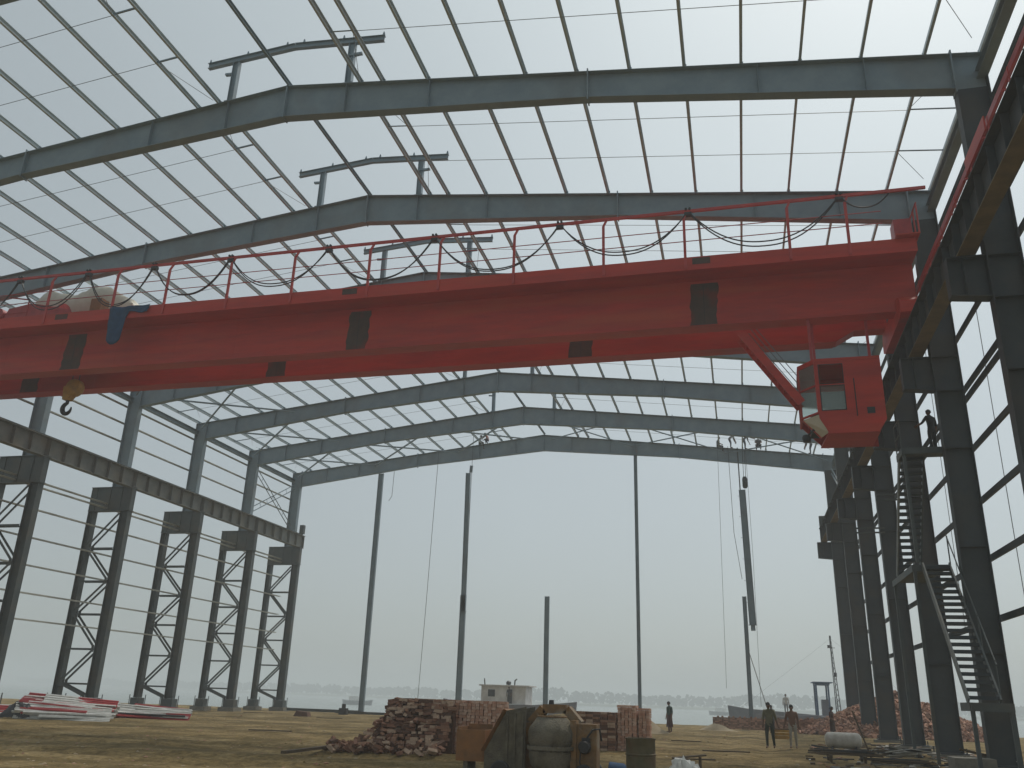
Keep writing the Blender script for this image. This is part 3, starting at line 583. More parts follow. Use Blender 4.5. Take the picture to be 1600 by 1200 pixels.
# trolley, its sheet, hook block
tro = thing('crane_trolley', 'red hoist trolley on top of the crane girders at the left', 'hoist trolley', (-16, 32.3, 17.15)); TO = Vector(tro.location)
def tp(m, name, mat, parent=None):
    m.v = [tuple(Vector(v) - TO) for v in m.v]; return m.build(name, mat, parent or tro)
m = MB(); m.box(-18.6, -13.4, 30.75, 33.85, 17.3, 18.0); m.box(-18.9, -18.6, 30.9, 33.7, 17.35, 17.55); fr_ = tp(m, 'trolley_frame', M['red'])
m = MB(); m.lathe([(0, -1.3), (0.46, -1.3), (0.46, -1.2), (0.36, -1.18), (0.36, 1.18), (0.46, 1.2), (0.46, 1.3), (0, 1.3)], 24, (-16.9, 31.25, 18.3), 'X'); m.smooth = True; tp(m, 'rope_drum', M['redsheet'])
m = MB(); m.prism([(-18.7, 18.0), (-14.6, 18.0), (-15.2, 18.3), (-17.2, 18.75), (-18.5, 18.55)], 30.8, 31.2); tp(m, 'gearbox', M['redsheet'])
m = MB(); m.lathe([(0, -0.5), (0.3, -0.5), (0.3, 0.45), (0.18, 0.5), (0, 0.5)], 18, (-19.0, 31.2, 18.3), 'Y'); m.smooth = True; tp(m, 'motor', M['redsheet'])
m = MB(); m.box(-13.9, -13.3, 30.9, 31.4, 18.0, 18.75); tp(m, 'electric_box', M['orange'])
for x in (-18.2, -13.8):
    for y in (31.07, 33.52):
        m = MB(); m.lathe([(0, -0.06), (0.24, -0.06), (0.24, 0.06), (0, 0.06)], 18, (x, y, 17.38), 'Y'); tp(m, 'wheel', M['hook'])
for x in (-19.2, -17.4):
    m = MB(); m.tube([(x, 30.8, 17.6), (x, 30.8, 19.0)], 0.035, 6); tp(m, 'guard_post', M['redsheet'])
m = MB(); m.tube([(-20.4, 30.8, 19.5), (-17.4, 30.8, 18.95)], 0.035, 6); m.tube([(-19.2, 30.8, 18.3), (-17.4, 30.8, 18.3)], 0.03, 6); tp(m, 'guard_rail', M['redsheet'])
def lumpy_sheet(name, mat, x0, x1, y0, y1, zf, seed, n=26, k=18):
    mb = MB(); vs = []; 
    for j in range(k + 1):
        for i in range(n + 1):
            u, v = i / n, j / k; vs.append((x0 + (x1 - x0) * u + 0.12 * noise.noise(Vector((u * 6, v * 6, seed))), y0 + (y1 - y0) * v, zf(u, v) + 0.13 * noise.noise(Vector((u * 9, v * 7, seed + 4))) + 0.06 * noise.noise(Vector((u * 25, v * 18, seed + 8)))))
    fs = [(j * (n + 1) + i, j * (n + 1) + i + 1, (j + 1) * (n + 1) + i + 1, (j + 1) * (n + 1) + i) for j in range(k) for i in range(n)]
    mb.add(vs, fs); mb.smooth = True
    return mb
def tz(u, v):
    e = min(1, u / 0.1, (1 - u) / 0.1, v / 0.15, (1 - v) / 0.12); e = max(0, e)
    return 18.0 + ((1.95 if u < 0.55 else 1.95 - 1.3 * (u - 0.55)) + 0.22 * math.sin(u * 11 + 1)) * e ** 0.4
mb = lumpy_sheet('tarp', None, -18.3, -12.2, 31.75, 34.0, tz, 2); o = mb.build('tarpaulin', M['tarp']); o.modifiers.new('thickness', 'SOLIDIFY').thickness = 0.01
tag(o, 'crumpled white tarpaulin thrown over the hoist trolley', 'tarpaulin')
mb = MB(); vs = []; n, k = 14, 12
for j in range(k + 1):
    for i in range(n + 1):
        u, v = i / n, j / k
        hang = 1.6 * v * (1.0 if u < 0.36 else max(0.2, 1 - (u - 0.36) * 9)) * (1 + 0.15 * math.sin(u * 9))
        vs.append((-11.5 + 2.1 * u + (0.25 - 0.5 * u) * v * 0.5, 29.53 - 0.05 * noise.noise(Vector((u * 5, v * 3, 0))) - 0.03 * math.sin(u * 14), 17.44 - hang))
mb.add(vs, [(j * (n + 1) + i, j * (n + 1) + i + 1, (j + 1) * (n + 1) + i + 1, (j + 1) * (n + 1) + i) for j in range(k) for i in range(n)]); mb.smooth = True
o = mb.build('hanging_cloth', M['blue']); o.modifiers.new('thickness', 'SOLIDIFY').thickness = 0.012
tag(o, 'blue cloth hung over the edge of the crane walkway', 'cloth')
hb = thing('hook_block', 'yellow hook block with black hook hanging under the crane', 'hook block', (-15.15, 32.3, 14.3)); 
m = MB(); m.lathe([(0, -0.2), (0.38, -0.2), (0.42, -0.14), (0.42, 0.14), (0.38, 0.2), (0, 0.2)], 20, (0.1, 0, 0.5), 'Y'); m.smooth = True; m.build('sheave_cover', M['yellow'], hb)
m = MB(); m.prism([(-0.42, 0.55), (0.1, 0.75), (0.2, 0.2), (-0.05, -0.12), (-0.35, -0.1)], -0.16, 0.16); m.build('crosshead', M['yellow'], hb)
m = MB(); pts = [(-0.15, 0, -0.1), (-0.15, 0, -0.25)] + [(-0.15 + 0.04 + 0.24 * math.sin(t), 0, -0.52 + 0.26 * math.cos(t)) for t in [-0.35 - 0.33 * i for i in range(15)]]
m.tube(pts, [0.08, 0.08] + [0.085 + 0.05 * math.sin(i / 14 * 3.14) - 0.004 * i for i in range(15)], 10); m.smooth = True; m.build('hook', M['hook'], hb)
for x, y in ((-0.25, 0.1), (-0.05, -0.1), (0.15, 0.1), (0.35, -0.1)):
    m = MB(); m.tube([(x, y, 0.6), (x * 0.8, y, 3.3)], 0.018, 5); m.build('hoist_rope', M['rope'], hb)

# ------------------------------------------------------------------ gable posts and hoisted sections
GY = FY[0] - 0.02
def gpost(label, x, z0, z1, d=0.42, tilt=0.0, name='gable_post', cleats=True, w=0.24):
    t_ = thing(name, label, 'steel post', (x, GY, z0), 'gable posts'); t_.rotation_euler = (0, tilt, 0)
    h = z1 - z0
    m = MB(); m.ibeam((0, 0, 0), (0, 0, h), d, w, 0.016, 0.01, up=(1, 0, 0)); m.build('shaft', M['steel'], t_)
    m = MB(); m.box(-d / 2 - 0.06, d / 2 + 0.06, -0.2, 0.2, -0.025, -0.002); m.build('base_plate', M['steel'], t_)
    if cleats:
        k = 1.6
        while k < h - 0.4:
            m = MB(); m.box(-d / 2 - 0.13, -d / 2 - 0.001, -0.05, 0.05, k, k + 0.012); m.build('cleat', M['steel'], t_); k += 1.62
    return t_
gpost('full height gable post, leftmost of the gable posts', -14.5, 0.05, roof(14.5) - 1.2, cleats=False)
gpost('gable post reaching the beam right of the ridge, tallest of the gable posts', 7.65, 0.05, roof(7.65) + 0.05, d=0.26, cleats=False)
gpost('short middle gable post ending at half height behind the mixer', 0.5, 0.05, 9.2, d=0.36, cleats=False)
gpost('lower stub of the unfinished gable post left of the middle', -6.43, 0.05, 9.27, d=0.46, cleats=False)
gpost('upper section of gable post hung from ropes, spliced beside the lower stub', -6.4, 8.0, 19.45, d=0.38, tilt=-0.012, name='hoisted_post', cleats=False)
gpost('lower stub of the gable post at the right, workers beside it', 15.58, 0.05, 9.25, d=0.3, cleats=False)
hp = gpost('steel post section with cleats hanging tilted from chain hoist at right', 16.08, 7.2, 17.4, d=0.5, tilt=-0.018, name='hoisted_post')
m = MB(); m.box(-0.16, 0.16, -0.1, 0.1, -0.42, -0.027); m.build('lifting_lug', M['steel'], hp)
m = MB(); m.ibeam((-6.32, GY, 19.47), (-6.28, GY, 20.08), 0.22, 0.2, 0.014, 0.01, up=(1, 0, 0)); tag(m.build('splice_stub', M['steel']), 'short stub on top of the roped post section left of the ridge', 'steel piece')
ch = thing('chain_hoist', 'dark chain hoist block above the tilted hanging post section', 'chain hoist', (16.1, GY, 17.45))
m = MB(); m.lathe([(0, 0), (0.14, 0.02), (0.2, 0.15), (0.2, 0.75), (0.14, 0.92), (0, 0.95)], 14, (0.05, 0, 0.05)); m.smooth = True; m.build('block_body', M['hook'], ch)
for x in (-0.02, 0.14):
    m = MB(); m.tube([(x, 0, 0.9), (x + 0.02, 0, 3.2)], 0.022, 5); m.build('chain', M['rope'], ch)
def rope(label, pts, r=0.02, name='rope', mat='rope', cat='rope'):
    m = MB(); m.tube(pts, r, 5); return tag(m.build(name, M[mat]), label, cat)
rope('rope falling from the left roof slope past the crane to the ground', [(-9.2, GY - 0.3, 21.5), (-9.35, GY - 0.3, 15), (-9.5, GY - 0.3, 8), (-9.68, GY - 0.3, 1.2)])
rope('pair rope holding the roped post section left of the ridge', [(-6.2, GY - 0.1, 24.0), (-6.22, GY - 0.1, 18), (-6.25, GY - 0.1, 9.2)])
rope('sling rope between the far beam and the tilted hanging post', [(15.72, GY, 20.8), (15.75, GY, 17.4)], 0.05)
rope('loose rope hanging left of the tilted post section', [(15.0, GY - 0.2, 20.9), (15.1, GY - 0.2, 14), (15.5, GY - 0.2, 10.5)])
rope('thin rope dangling over open ground with a weighted end', [(14.2, GY - 0.2, 20.9), (14.05, GY - 0.2, 10), (13.95, GY - 0.2, 2.7)], 0.014)
rope('hand chain trailing below the tilted post section', [(16.35, GY, 20.5), (16.4, GY, 12), (16.3, GY, 1.5)], 0.014)
rope('guy rope from the right post stub down to a worker', [(15.7, GY - 0.1, 5.2), (16.3, 64, 2.6), (16.62, 60.4, 1.05)], 0.03)
rope('short frayed cord hanging under the far beam at left', [(-13.3, GY, roof(13) - 1.2), (-13.35, GY, 17.6), (-13.6, GY, 17.2)], 0.02)

# ------------------------------------------------------------------ access stair at right
sa = thing('access_stair', 'dark steel access stair of open treads climbing beside the right columns', 'stair', (21.6, 30, 0)); SO = Vector(sa.location)
def sp(m, name, mat='steel_low', parent=None):
    m.v = [tuple(Vector(v) - SO) for v in m.v]; return m.build(name, M[mat], parent or sa)
def flight(x0, x1, p, q, n, nm='stringer'):
    for x in (x0, x1):
        m = MB(); m.bar((x, p[0], p[1]), (x, q[0], q[1]), 0.05, 0.24); sp(m, nm, 'runway' if x == x0 else 'steel_low')
    for i in range(n):
        u = (i + 0.5) / n; y = p[0] + (q[0] - p[0]) * u; z = p[1] + (q[1] - p[1]) * u
        m = MB(); m.box(x0 + 0.03, x1 - 0.03, y - 0.12, y + 0.12, z - 0.05, z + 0.05); sp(m, 'tread', 'steel_dark')
def rails(x, p, q):
    for dz in (1.0,):
        m = MB(); m.tube([(x, p[0], p[1] + dz), (x, q[0], q[1] + dz)], 0.022, 6); sp(m, 'handrail')
    for u in (0.02, 0.33, 0.66, 0.98):
        y = p[0] + (q[0] - p[0]) * u; z = p[1] + (q[1] - p[1]) * u
        m = MB(); m.tube([(x, y, z), (x, y, z + 1.05)], 0.022, 6); sp(m, 'rail_post')
flight(21.2, 22.02, (28.1, 1.85), (31.9, 6.2), 20); rails(22.05, (28.1, 1.85), (31.9, 6.2))
flight(20.95, 21.75, (35.4, 6.3), (32.2, 10.1), 18)
for a in ((20.9, 22.06, 31.95, 36.2, 6.2), (20.9, 22.4, 31.2, 32.3, 10.1), (21.0, 22.06, 27.0, 28.1, 1.8)):
    m = MB(); m.box(a[0], a[1], a[2], a[3], a[4] - 0.05, a[4]); m.box(a[0] - 0.03, a[0], a[2], a[3], a[4] - 0.2, a[4] + 0.02); m.box(a[0], a[1], a[2] - 0.03, a[2], a[4] - 0.2, a[4] + 0.02); sp(m, 'landing')
for x, y, za, zb in ((21.05, 27.1, 0, 1.75), (22.0, 27.1, 0, 1.75), (20.95, 36.1, 0, 6.1), (20.95, 32.0, 0, 6.1), (20.95, 31.3, 6.2, 9.9)):
    m = MB(); m.bar((x, y, za), (x, y, zb), 0.1, 0.1, (0, 1, 0)); sp(m, 'support_post')
m = MB(); m.bar((20.9, 31.25, 10.12), (20.9, 31.25, 11.15), 0.04, 0.04, (0, 1, 0)); m.bar((20.9, 32.25, 10.12), (20.9, 32.25, 11.15), 0.04, 0.04, (0, 1, 0)); m.bar((20.9, 31.25, 11.15), (20.9, 32.25, 11.15), 0.04, 0.04); m.bar((20.9, 31.25, 10.65), (20.9, 32.25, 10.65), 0.03, 0.03); sp(m, 'landing_rail')
for k in (3, 4):
    for dz in (0, 0.22):
        m = MB(); m.angle((22.3, FY[k] - 0.3, 9.75 + dz), (20.9, FY[k] - 0.3, 9.75 + dz), 0.07, 0.01); sp(m, 'tie_bar')

# ------------------------------------------------------------------ bricks
def brick_mesh(mat, seed, l=0.24, w=0.112, h=0.07):
    r = random.Random(seed); m = MB(); j = lambda: r.uniform(-0.006, 0.006)
    vs = [(sx * l / 2 + j(), sy * w / 2 + j(), sz * h / 2 + j()) for sz in (-1, 1) for sy in (-1, 1) for sx in (-1, 1)]
    m.add(vs, [(0, 2, 3, 1), (4, 5, 7, 6), (0, 1, 5, 4), (2, 6, 7, 3), (0, 4, 6, 2), (1, 3, 7, 5)]); return m.mesh('brick', mat)
BROWN = [brick_mesh(M['brick%d' % (i % 4)], i) for i in range(8)]
PINK = [brick_mesh(M['pink%d' % (i % 3)], 20 + i) for i in range(6)]
def neat_stack(label, x0, x1, y0, y1, h, pool, seed, gap=0.011, group='brick stacks', top_jag=0.5, header=True):
    """courses of loose bricks; the front and near side faces are single bricks, the heart is one part"""
    r = random.Random(seed); t_ = thing('brick_stack', label, 'bricks', ((x0 + x1) / 2, (y0 + y1) / 2, 0), group); o = Vector(t_.location)
    bw, bh, bl = 0.125, 0.08, 0.25; rows = int(h / bh); cnt = 0
    stuff = MB()
    bx = bw if header else bl; by = bl if header else bw
    nxb = int((x1 - x0) / bx); nyb = max(1, int((y1 - y0) / by))
    pieces = []
    for z in range(rows):
        for i in range(nxb):
            for j in range(nyb):
                if z == rows - 1 and r.random() < top_jag: continue
                face = j == 0
                p = Vector((x0 + (i + 0.5) * bx + r.uniform(-gap, gap), y0 + (j + 0.5) * by + r.uniform(-gap, gap) * 2, (z + 0.5) * bh)) - o
                if face or z >= rows - 2 or i in (0, nxb - 1): pieces.append((face, p, (math.pi / 2 if header else 0) + r.uniform(-0.05, 0.05)))
    pieces.sort(key=lambda q: (not q[0], -q[1].z))
    for f, p, a in pieces[:290]: put('brick', r.choice(pool), t_, p, (0, 0, a))
    rest = MB()
    for f, p, a in pieces[290:]:
        c, s = math.cos(a) , math.sin(a); d1 = Vector((c, s, 0)) * 0.12; rest.bar(p - d1, p + d1, 0.12, 0.072)
    if nyb > 1: rest.box(x0 + bx - o.x, x1 - bx - o.x, y0 + by * 1.02 - o.y, y0 + by * nyb - 0.03 - o.y, 0, (rows - 2) * bh)
    if rest.v: tag(rest.build('stacked_bricks', pool[0].materials[0], t_), kind='stuff')
    return t_
neat_stack('dark brown brick stack standing behind the collapsed brick heap', 4.75, 6.85, 26.3, 27.4, 1.46, BROWN, 1, gap=0.012, header=False)
neat_stack('neat pale pink brick stack left of the concrete mixer', 6.9, 8.35, 25.6, 26.8, 1.46, PINK, 2, top_jag=0.15)
neat_stack('weathered brick stack half hidden behind the concrete mixer', 9.4, 10.9, 30.6, 31.6, 1.22, BROWN, 3, gap=0.014, header=False)
neat_stack('pink brick stack right of the mixer, behind the oil drum', 10.92, 11.55, 31.0, 32.0, 1.46, PINK, 4, top_jag=0.1)
neat_stack('narrow pink brick stack, rightmost of the stacks behind the drum', 11.6, 12.0, 31.3, 32.2, 1.42, PINK, 5, top_jag=0.1)
def heap(label, cx, cy, rx, ry, h, n_single, n_stuff, pool, seed, name='brick_heap', skew=0.0, big=1.0):
    r = random.Random(seed); t_ = thing(name, label, 'bricks', (cx, cy, 0)); sing = 0
    core = MB(); n, k = 24, 6; vs = []
    def hz(u, a): return h * (1 - u) ** 0.85 * (1 + 0.12 * math.sin(3 * a + seed))
    for j in range(k + 1):
        for i in range(n):
            u = 1 - j / k; a = 6.283 * i / n; vs.append((rx * u * math.cos(a) + skew * (1 - u), ry * u * math.sin(a), hz(u, a) - 0.12))
    fs = [(j * n + i, j * n + (i + 1) % n, (j + 1) * n + (i + 1) % n, (j + 1) * n + i) for j in range(k) for i in range(n)]
    core.add(vs, fs); core.build('heap_core', pool[2].materials[0], t_)
    spots = []
    for i in range(n_single + n_stuff):
        a = r.random() * 6.283; u = math.sqrt(r.random()) * 1.04
        spots.append((Vector((rx * u * math.cos(a) + skew * (1 - u), ry * u * math.sin(a), max(0.03, hz(min(u, 1), a) - 0.03 + r.uniform(-0.03, 0.06)))), (r.uniform(-0.9, 0.9), r.uniform(-0.9, 0.9), r.random() * 6.28), math.sin(a) * u))
    spots.sort(key=lambda q: q[2])
    for p, e, _ in spots[:n_single]:
        o = put('brick', r.choice(pool), t_, p, e); s = r.uniform(0.75, 1.25); o.scale = (s, s * r.uniform(0.9, 1.2), s * r.uniform(0.9, 1.6))
    if n_stuff:
        m = MB()
        from mathutils import Euler
        for p, e, _ in spots[n_single:]:
            R_ = Euler(e).to_matrix(); d = R_ @ Vector((0.12 * big, 0, 0)); m.bar(p - d, p + d, 0.12 * big, 0.08 * big, R_ @ Vector((0, 0, 1)), mi=r.randrange(3))
        tag(m.build('loose_bricks', [q.materials[0] for q in pool[:3]], t_), kind='stuff')
    return t_
def slumped(label, seed):
    r = random.Random(seed); t_ = thing('brick_heap', label, 'bricks', (5.6, 24.8, 0)); o = Vector(t_.location); n = 0; m = MB()
    core = MB(); core.prism([(4.3, 0.0), (6.95, 0.0), (6.95, 1.3), (5.0, 1.3), (4.75, 0.8)], 25.35, 26.25); core.v = [tuple(Vector(v) - o) for v in core.v]; core.build('heap_core', M['brick2'], t_)
    spots = []
    for k in range(17):
        z = 0.05 + k * 0.083; xl = 4.05 + 0.95 * min(1, z / 0.95) ** 0.8; yf = 24.25 + 0.8 * z ** 0.9
        x = xl + r.uniform(0, 0.1)
        while x < 7.0:
            loose = max(0.08, 0.9 - (x - xl) * 0.45) * (1.2 - 0.5 * k / 16)
            spots.append((Vector((x, yf + r.uniform(-0.09, 0.09) - 0.1 * loose * r.random(), z + r.uniform(-0.02, 0.02))), (r.gauss(0, 0.35) * loose, r.gauss(0, 0.35) * loose, r.choice((0, 1.57, 0.3)) + r.gauss(0, 0.3) * loose)))
            x += r.uniform(0.15, 0.25)
    for i in range(90):
        x = 3.75 + 3.3 * r.random() ** 1.3; spots.append((Vector((x, 24.1 + r.uniform(-0.35, 0.3), 0.05 + 0.25 * r.random() ** 2)), (r.uniform(-.7, .7), r.uniform(-.7, .7), r.random() * 6.28)))
    for i, (p, e) in enumerate(spots[:300]):
        b_ = put('brick', r.choice(BROWN), t_, p - o, e); q = r.uniform(0.8, 1.15); b_.scale = (q, q, q * r.uniform(0.95, 1.3))
    if len(spots) > 300:
        from mathutils import Euler
        for p, e in spots[300:]:
            R_ = Euler(e).to_matrix(); d = R_ @ Vector((0.12, 0, 0)); m.bar(p - o - d, p - o + d, 0.12, 0.08, R_ @ Vector((0, 0, 1)), mi=r.randrange(3))
        tag(m.build('loose_bricks', [M['brick0'], M['brick1'], M['brick3']], t_), kind='stuff')
slumped('slumped heap of loose brown bricks, left of the pale brick stack', 11)
hp_ = heap('big reddish heap of broken brick behind the right columns', 24.8, 63.5, 6.0, 4.0, 2.5, 0, 2600, [PINK[1], BROWN[1], BROWN[0]], 12, big=1.7)
heap('small scatter of broken brick at the end of the dark plank', 4.1, 24.7, 0.7, 0.4, 0.16, 40, 0, BROWN, 13)
# low wall of stacked bricks far behind the workers
lw = thing('brick_row', 'long low row of stacked bricks far behind the two carriers', 'bricks', (16.2, 66.3, 0)); r = random.Random(5)
m = MB()
for i in range(66):
    for z in range(9 + (i * 7 % 5 > 2) + (i > 40)):
        x = -3.2 + i * 0.125 * 1.2; m.box(x - 0.07, x + 0.07, -0.25 + r.uniform(-.02, .02), 0.25, z * 0.085 + 0.003, z * 0.085 + 0.08, mi=r.randrange(3))
tag(m.build('stacked_bricks', [M['brick0'], M['brick1'], M['pink1']], lw), kind='stuff')

# ------------------------------------------------------------------ concrete mixer, hopper, drum, small things
mx = thing('concrete_mixer', 'ochre concrete mixer with big grey drum in octagonal yoke frame', 'concrete mixer', (11.2, 18.8, 0))
def yoke(x0, x1, zt, zs, c, y0, y1, t):
    """octagonal yoke, swept bars in the XZ plane"""
    pts = [(x0, -0.1), (x0, zs), (x0 + c, zt), (x1 - c, zt), (x1, zs), (x1, -0.1)]
    m = MB()
    for a, b in zip(pts[:-1], pts[1:]):
        d = Vector((b[0] - a[0], 0, b[1] - a[1])).normalized(); ex = d * t * 0.25
        m.bar(Vector((a[0], (y0 + y1) / 2, a[1])) - ex * 0, Vector((b[0], (y0 + y1) / 2, b[1])) + ex * 0, y1 - y0, t, (-d.z, 0, d.x))
    return m
yoke(-0.4, 0.6, 1.36, 1.08, 0.26, -0.3, 0.05, 0.17).build('yoke', M['mixer'], mx)
m = MB(); m.lathe([(0.0, 0.85), (0.25, 0.88), (0.27, 1.04), (0.3, 1.03), (0.45, 0.84), (0.475, 0.77), (0.475, 0.56), (0.445, 0.52), (0.43, 0.42), (0.45, 0.4), (0.45, 0.3), (0.42, 0.15), (0.3, -0.05), (0.18, -0.12), (0, -0.13)], 36, (0.1, -0.5, 0.17)); m.smooth = True
dr = m.build('mixing_drum', M['mixer_grey'], mx)
m = MB(); m.tube([(0.1 + 0.285 * math.cos(t), -0.5 + 0.285 * math.sin(t), 1.215) for t in [6.283 * i / 24 for i in range(25)]], 0.02, 6); m.smooth = True; m.build('drum_rim', M['mixer'], dr)
m = MB(); m.lathe([(0.47, 0.5), (0.5, 0.5), (0.5, 0.43), (0.47, 0.43)], 36, (0.1, -0.5, 0.17)); m.build('gear_ring', M['mixer_grey'], dr)
m = MB(); m.box(0.62, 1.02, -0.62, -0.2, 0.05, 1.1); m.box(0.5, 0.62, -0.66, -0.16, 0.02, 1.16); eng = m.build('engine_housing', M['mixer'], mx)
m = MB(); m.lathe([(0, -0.1), (0.1, -0.1), (0.13, 0), (0.1, 0.08), (0, 0.1)], 16, (0.8, -0.72, 0.68), 'Y'); m.box(0.74, 0.9, -0.7, -0.62, 0.6, 0.85); m.tube([(0.84, -0.68, 0.85), (0.95, -0.66, 1.0), (1.08, -0.6, 1.02), (1.1, -0.5, 0.8)], 0.02, 6); m.build('motor', M['hook'], eng)
m = MB(); m.tube([(0.72, -0.68, 0.7), (0.7, -0.7, 0.4), (0.8, -0.72, 0.15), (1.05, -0.7, 0.1)], 0.014, 6); m.smooth = True; m.build('hose', M['hook'], eng)
for ya, yb in ((-0.5, -0.46), (0.35, 0.39)):
    m = MB(); m.prism([(-1.3, -0.05), (-1.3, 0.5), (-0.85, 1.3), (-0.45, 1.38), (-0.45, -0.05)], ya, yb); m.build('hopper_side', M['mixer_grey'], mx)
for k in range(3):
    m = MB(); m.box(-0.85 + 0.16 * k, -0.81 + 0.16 * k, -0.53, -0.501, 0.0, 1.25); m.build('hopper_rib', M['mixer_grey'], mx)
m = MB(); m.add([(-1.3, -0.455, 0.5), (-1.3, 0.35, 0.5), (-0.85, 0.35, 1.3), (-0.85, -0.455, 1.3), (-1.36, -0.56, 0.52), (-1.36, 0.37, 0.52), (-0.91, 0.37, 1.33), (-0.91, -0.56, 1.33)], [(0, 1, 2, 3), (7, 6, 5, 4), (0, 4, 5, 1), (1, 5, 6, 2), (2, 6, 7, 3), (3, 7, 4, 0)]); m.build('hopper_chute', M['orange'], mx)
m = MB(); m.box(-1.95, -1.34, -0.35, 0.4, 0.3, 0.34); m.box(-1.95, -1.34, -0.35, -0.31, 0.34, 0.9); m.box(-1.95, -1.91, -0.31, 0.4, 0.34, 0.95); m.box(-1.38, -1.34, -0.31, 0.4, 0.34, 0.9); m.box(-1.91, -1.38, 0.36, 0.4, 0.34, 1.0); m.build('loading_skip', M['orange'], mx)
m = MB(); m.box(-1.9, 1.0, -0.42, -0.36, -0.02, 0.1); m.box(-1.9, 1.0, 0.3, 0.36, -0.02, 0.1); m.box(-1.8, -1.7, -0.3, 0.28, 0.1, 0.298); m.build('chassis', M['mixer_grey'], mx)
for x in (-0.9, 0.78):
    for y in (-0.72, 0.46):
        m = MB(); m.lathe([(0, -0.06), (0.18, -0.06), (0.2, -0.04), (0.2, 0.04), (0.18, 0.06), (0, 0.06)], 18, (x, y, 0.17), 'Y'); m.smooth = True; m.build('wheel', M['black'], mx)
m = MB(); m.tube([(0.0, -0.12, 1.44), (0.0, -0.12, 1.53)], [0.06, 0.05], 10); m.build('grease_cap', M['hook'], mx)
od = thing('oil_drum', 'dull olive oil drum standing right of the concrete mixer', 'drum', (13.07, 18.3, 0))
m = MB(); m.lathe([(0.28, 0.0), (0.295, 0.02), (0.285, 0.04), (0.285, 0.28), (0.3, 0.29), (0.3, 0.31), (0.285, 0.32), (0.285, 0.57), (0.3, 0.58), (0.3, 0.6), (0.285, 0.61), (0.285, 0.85), (0.297, 0.865), (0.297, 0.885), (0.275, 0.885), (0.272, 0.86), (0.272, 0.5), (0.0, 0.49)], 32); m.smooth = True; m.build('shell', M['drum'], od)
m = MB(); m.lathe([(0.0, 0.0), (0.27, 0.0), (0.27, 0.012), (0, 0.012)], 24, (0, 0, 0.62)); m.build('dirty_water', M['dark'], od)
m = MB(); m.lathe([(0.0, 0), (0.17, 0.0), (0.19, 0.02), (0.17, 0.3), (0.12, 0.36), (0, 0.37)], 16, (0, 0, 0), 'X'); m.smooth = True
o = m.build('jerrycan', M['blue'], None, (12.35, 19.0, 0.2)); tag(o, 'blue plastic can lying between mixer and oil drum', 'can')
bg = lumpy_sheet('bag', None, -0.35, 0.35, -0.25, 0.25, lambda u, v: 0.03 + 0.4 * math.sqrt(max(0, math.sin(3.14 * u) * math.sin(3.14 * v))), 5, 16, 12)
o = bg.build('cement_bag', M['white'], None, (13.75, 20.3, 0.02)); tag(o, 'whitish cement bag slumped right of the oil drum', 'bag')
m = MB(); m.bar((13.5, 20.7, 0.42), (14.2, 20.9, 0.5), 0.18, 0.03); m.box(13.6, 13.66, 20.7, 20.76, 0, 0.42); m.box(14.05, 14.11, 20.82, 20.88, 0, 0.46); m.bar((13.45, 20.4, 0.05), (14.15, 20.55, 0.06), 0.2, 0.05)
o = m.build('plank_bench', M['plank']); tag(o, 'rough plank bench with scrap beside the oil drum', 'bench')
m = MB(); m.bar((3.62, 21.7, 0.06), (3.5, 25.9, 0.09), 0.14, 0.07); tag(m.build('plank', M['plank']), 'long dark plank lying on the dirt left of the brick heap', 'plank')
# sand heap
def mound(name, mat, cx, cy, rx, ry, h, seed, label, cat):
    mb = MB(); n, k = 36, 12; vs = []
    for j in range(k + 1):
        for i in range(n):
            u = 1 - j / k; a = 6.283 * i / n; rr = 1 + 0.18 * noise.noise(Vector((math.cos(a) * 2, math.sin(a) * 2, seed)))
            x, y = rx * u * rr * math.cos(a), ry * u * rr * math.sin(a); vs.append((x, y, h * (0.5 + 0.5 * math.cos(math.pi * u)) ** 1.1 + 0.06 * noise.noise(Vector((x * 3, y * 3, seed))) - 0.06))
    mb.add(vs, [(j * n + i, j * n + (i + 1) % n, (j + 1) * n + (i + 1) % n, (j + 1) * n + i) for j in range(k) for i in range(n)]); mb.smooth = True
    return tag(mb.build(name, mat, None, (cx, cy, 0)), label, cat)
mound('sand_heap', M['sand'], 9.0, 52.5, 2.3, 1.6, 1.15, 1, 'pale sand heap behind the pink brick stacks', 'sand')
mound('sand_heap', M['sand'], 13.2, 63.5, 1.4, 1.0, 0.42, 2, 'low whitish sand heap right of the lone standing worker', 'sand')
mound('earth_mound', M['dirt'], 3.2, 66.5, 6.5, 1.6, 0.7, 3, 'low earth mound behind the brown brick stack', 'earth')
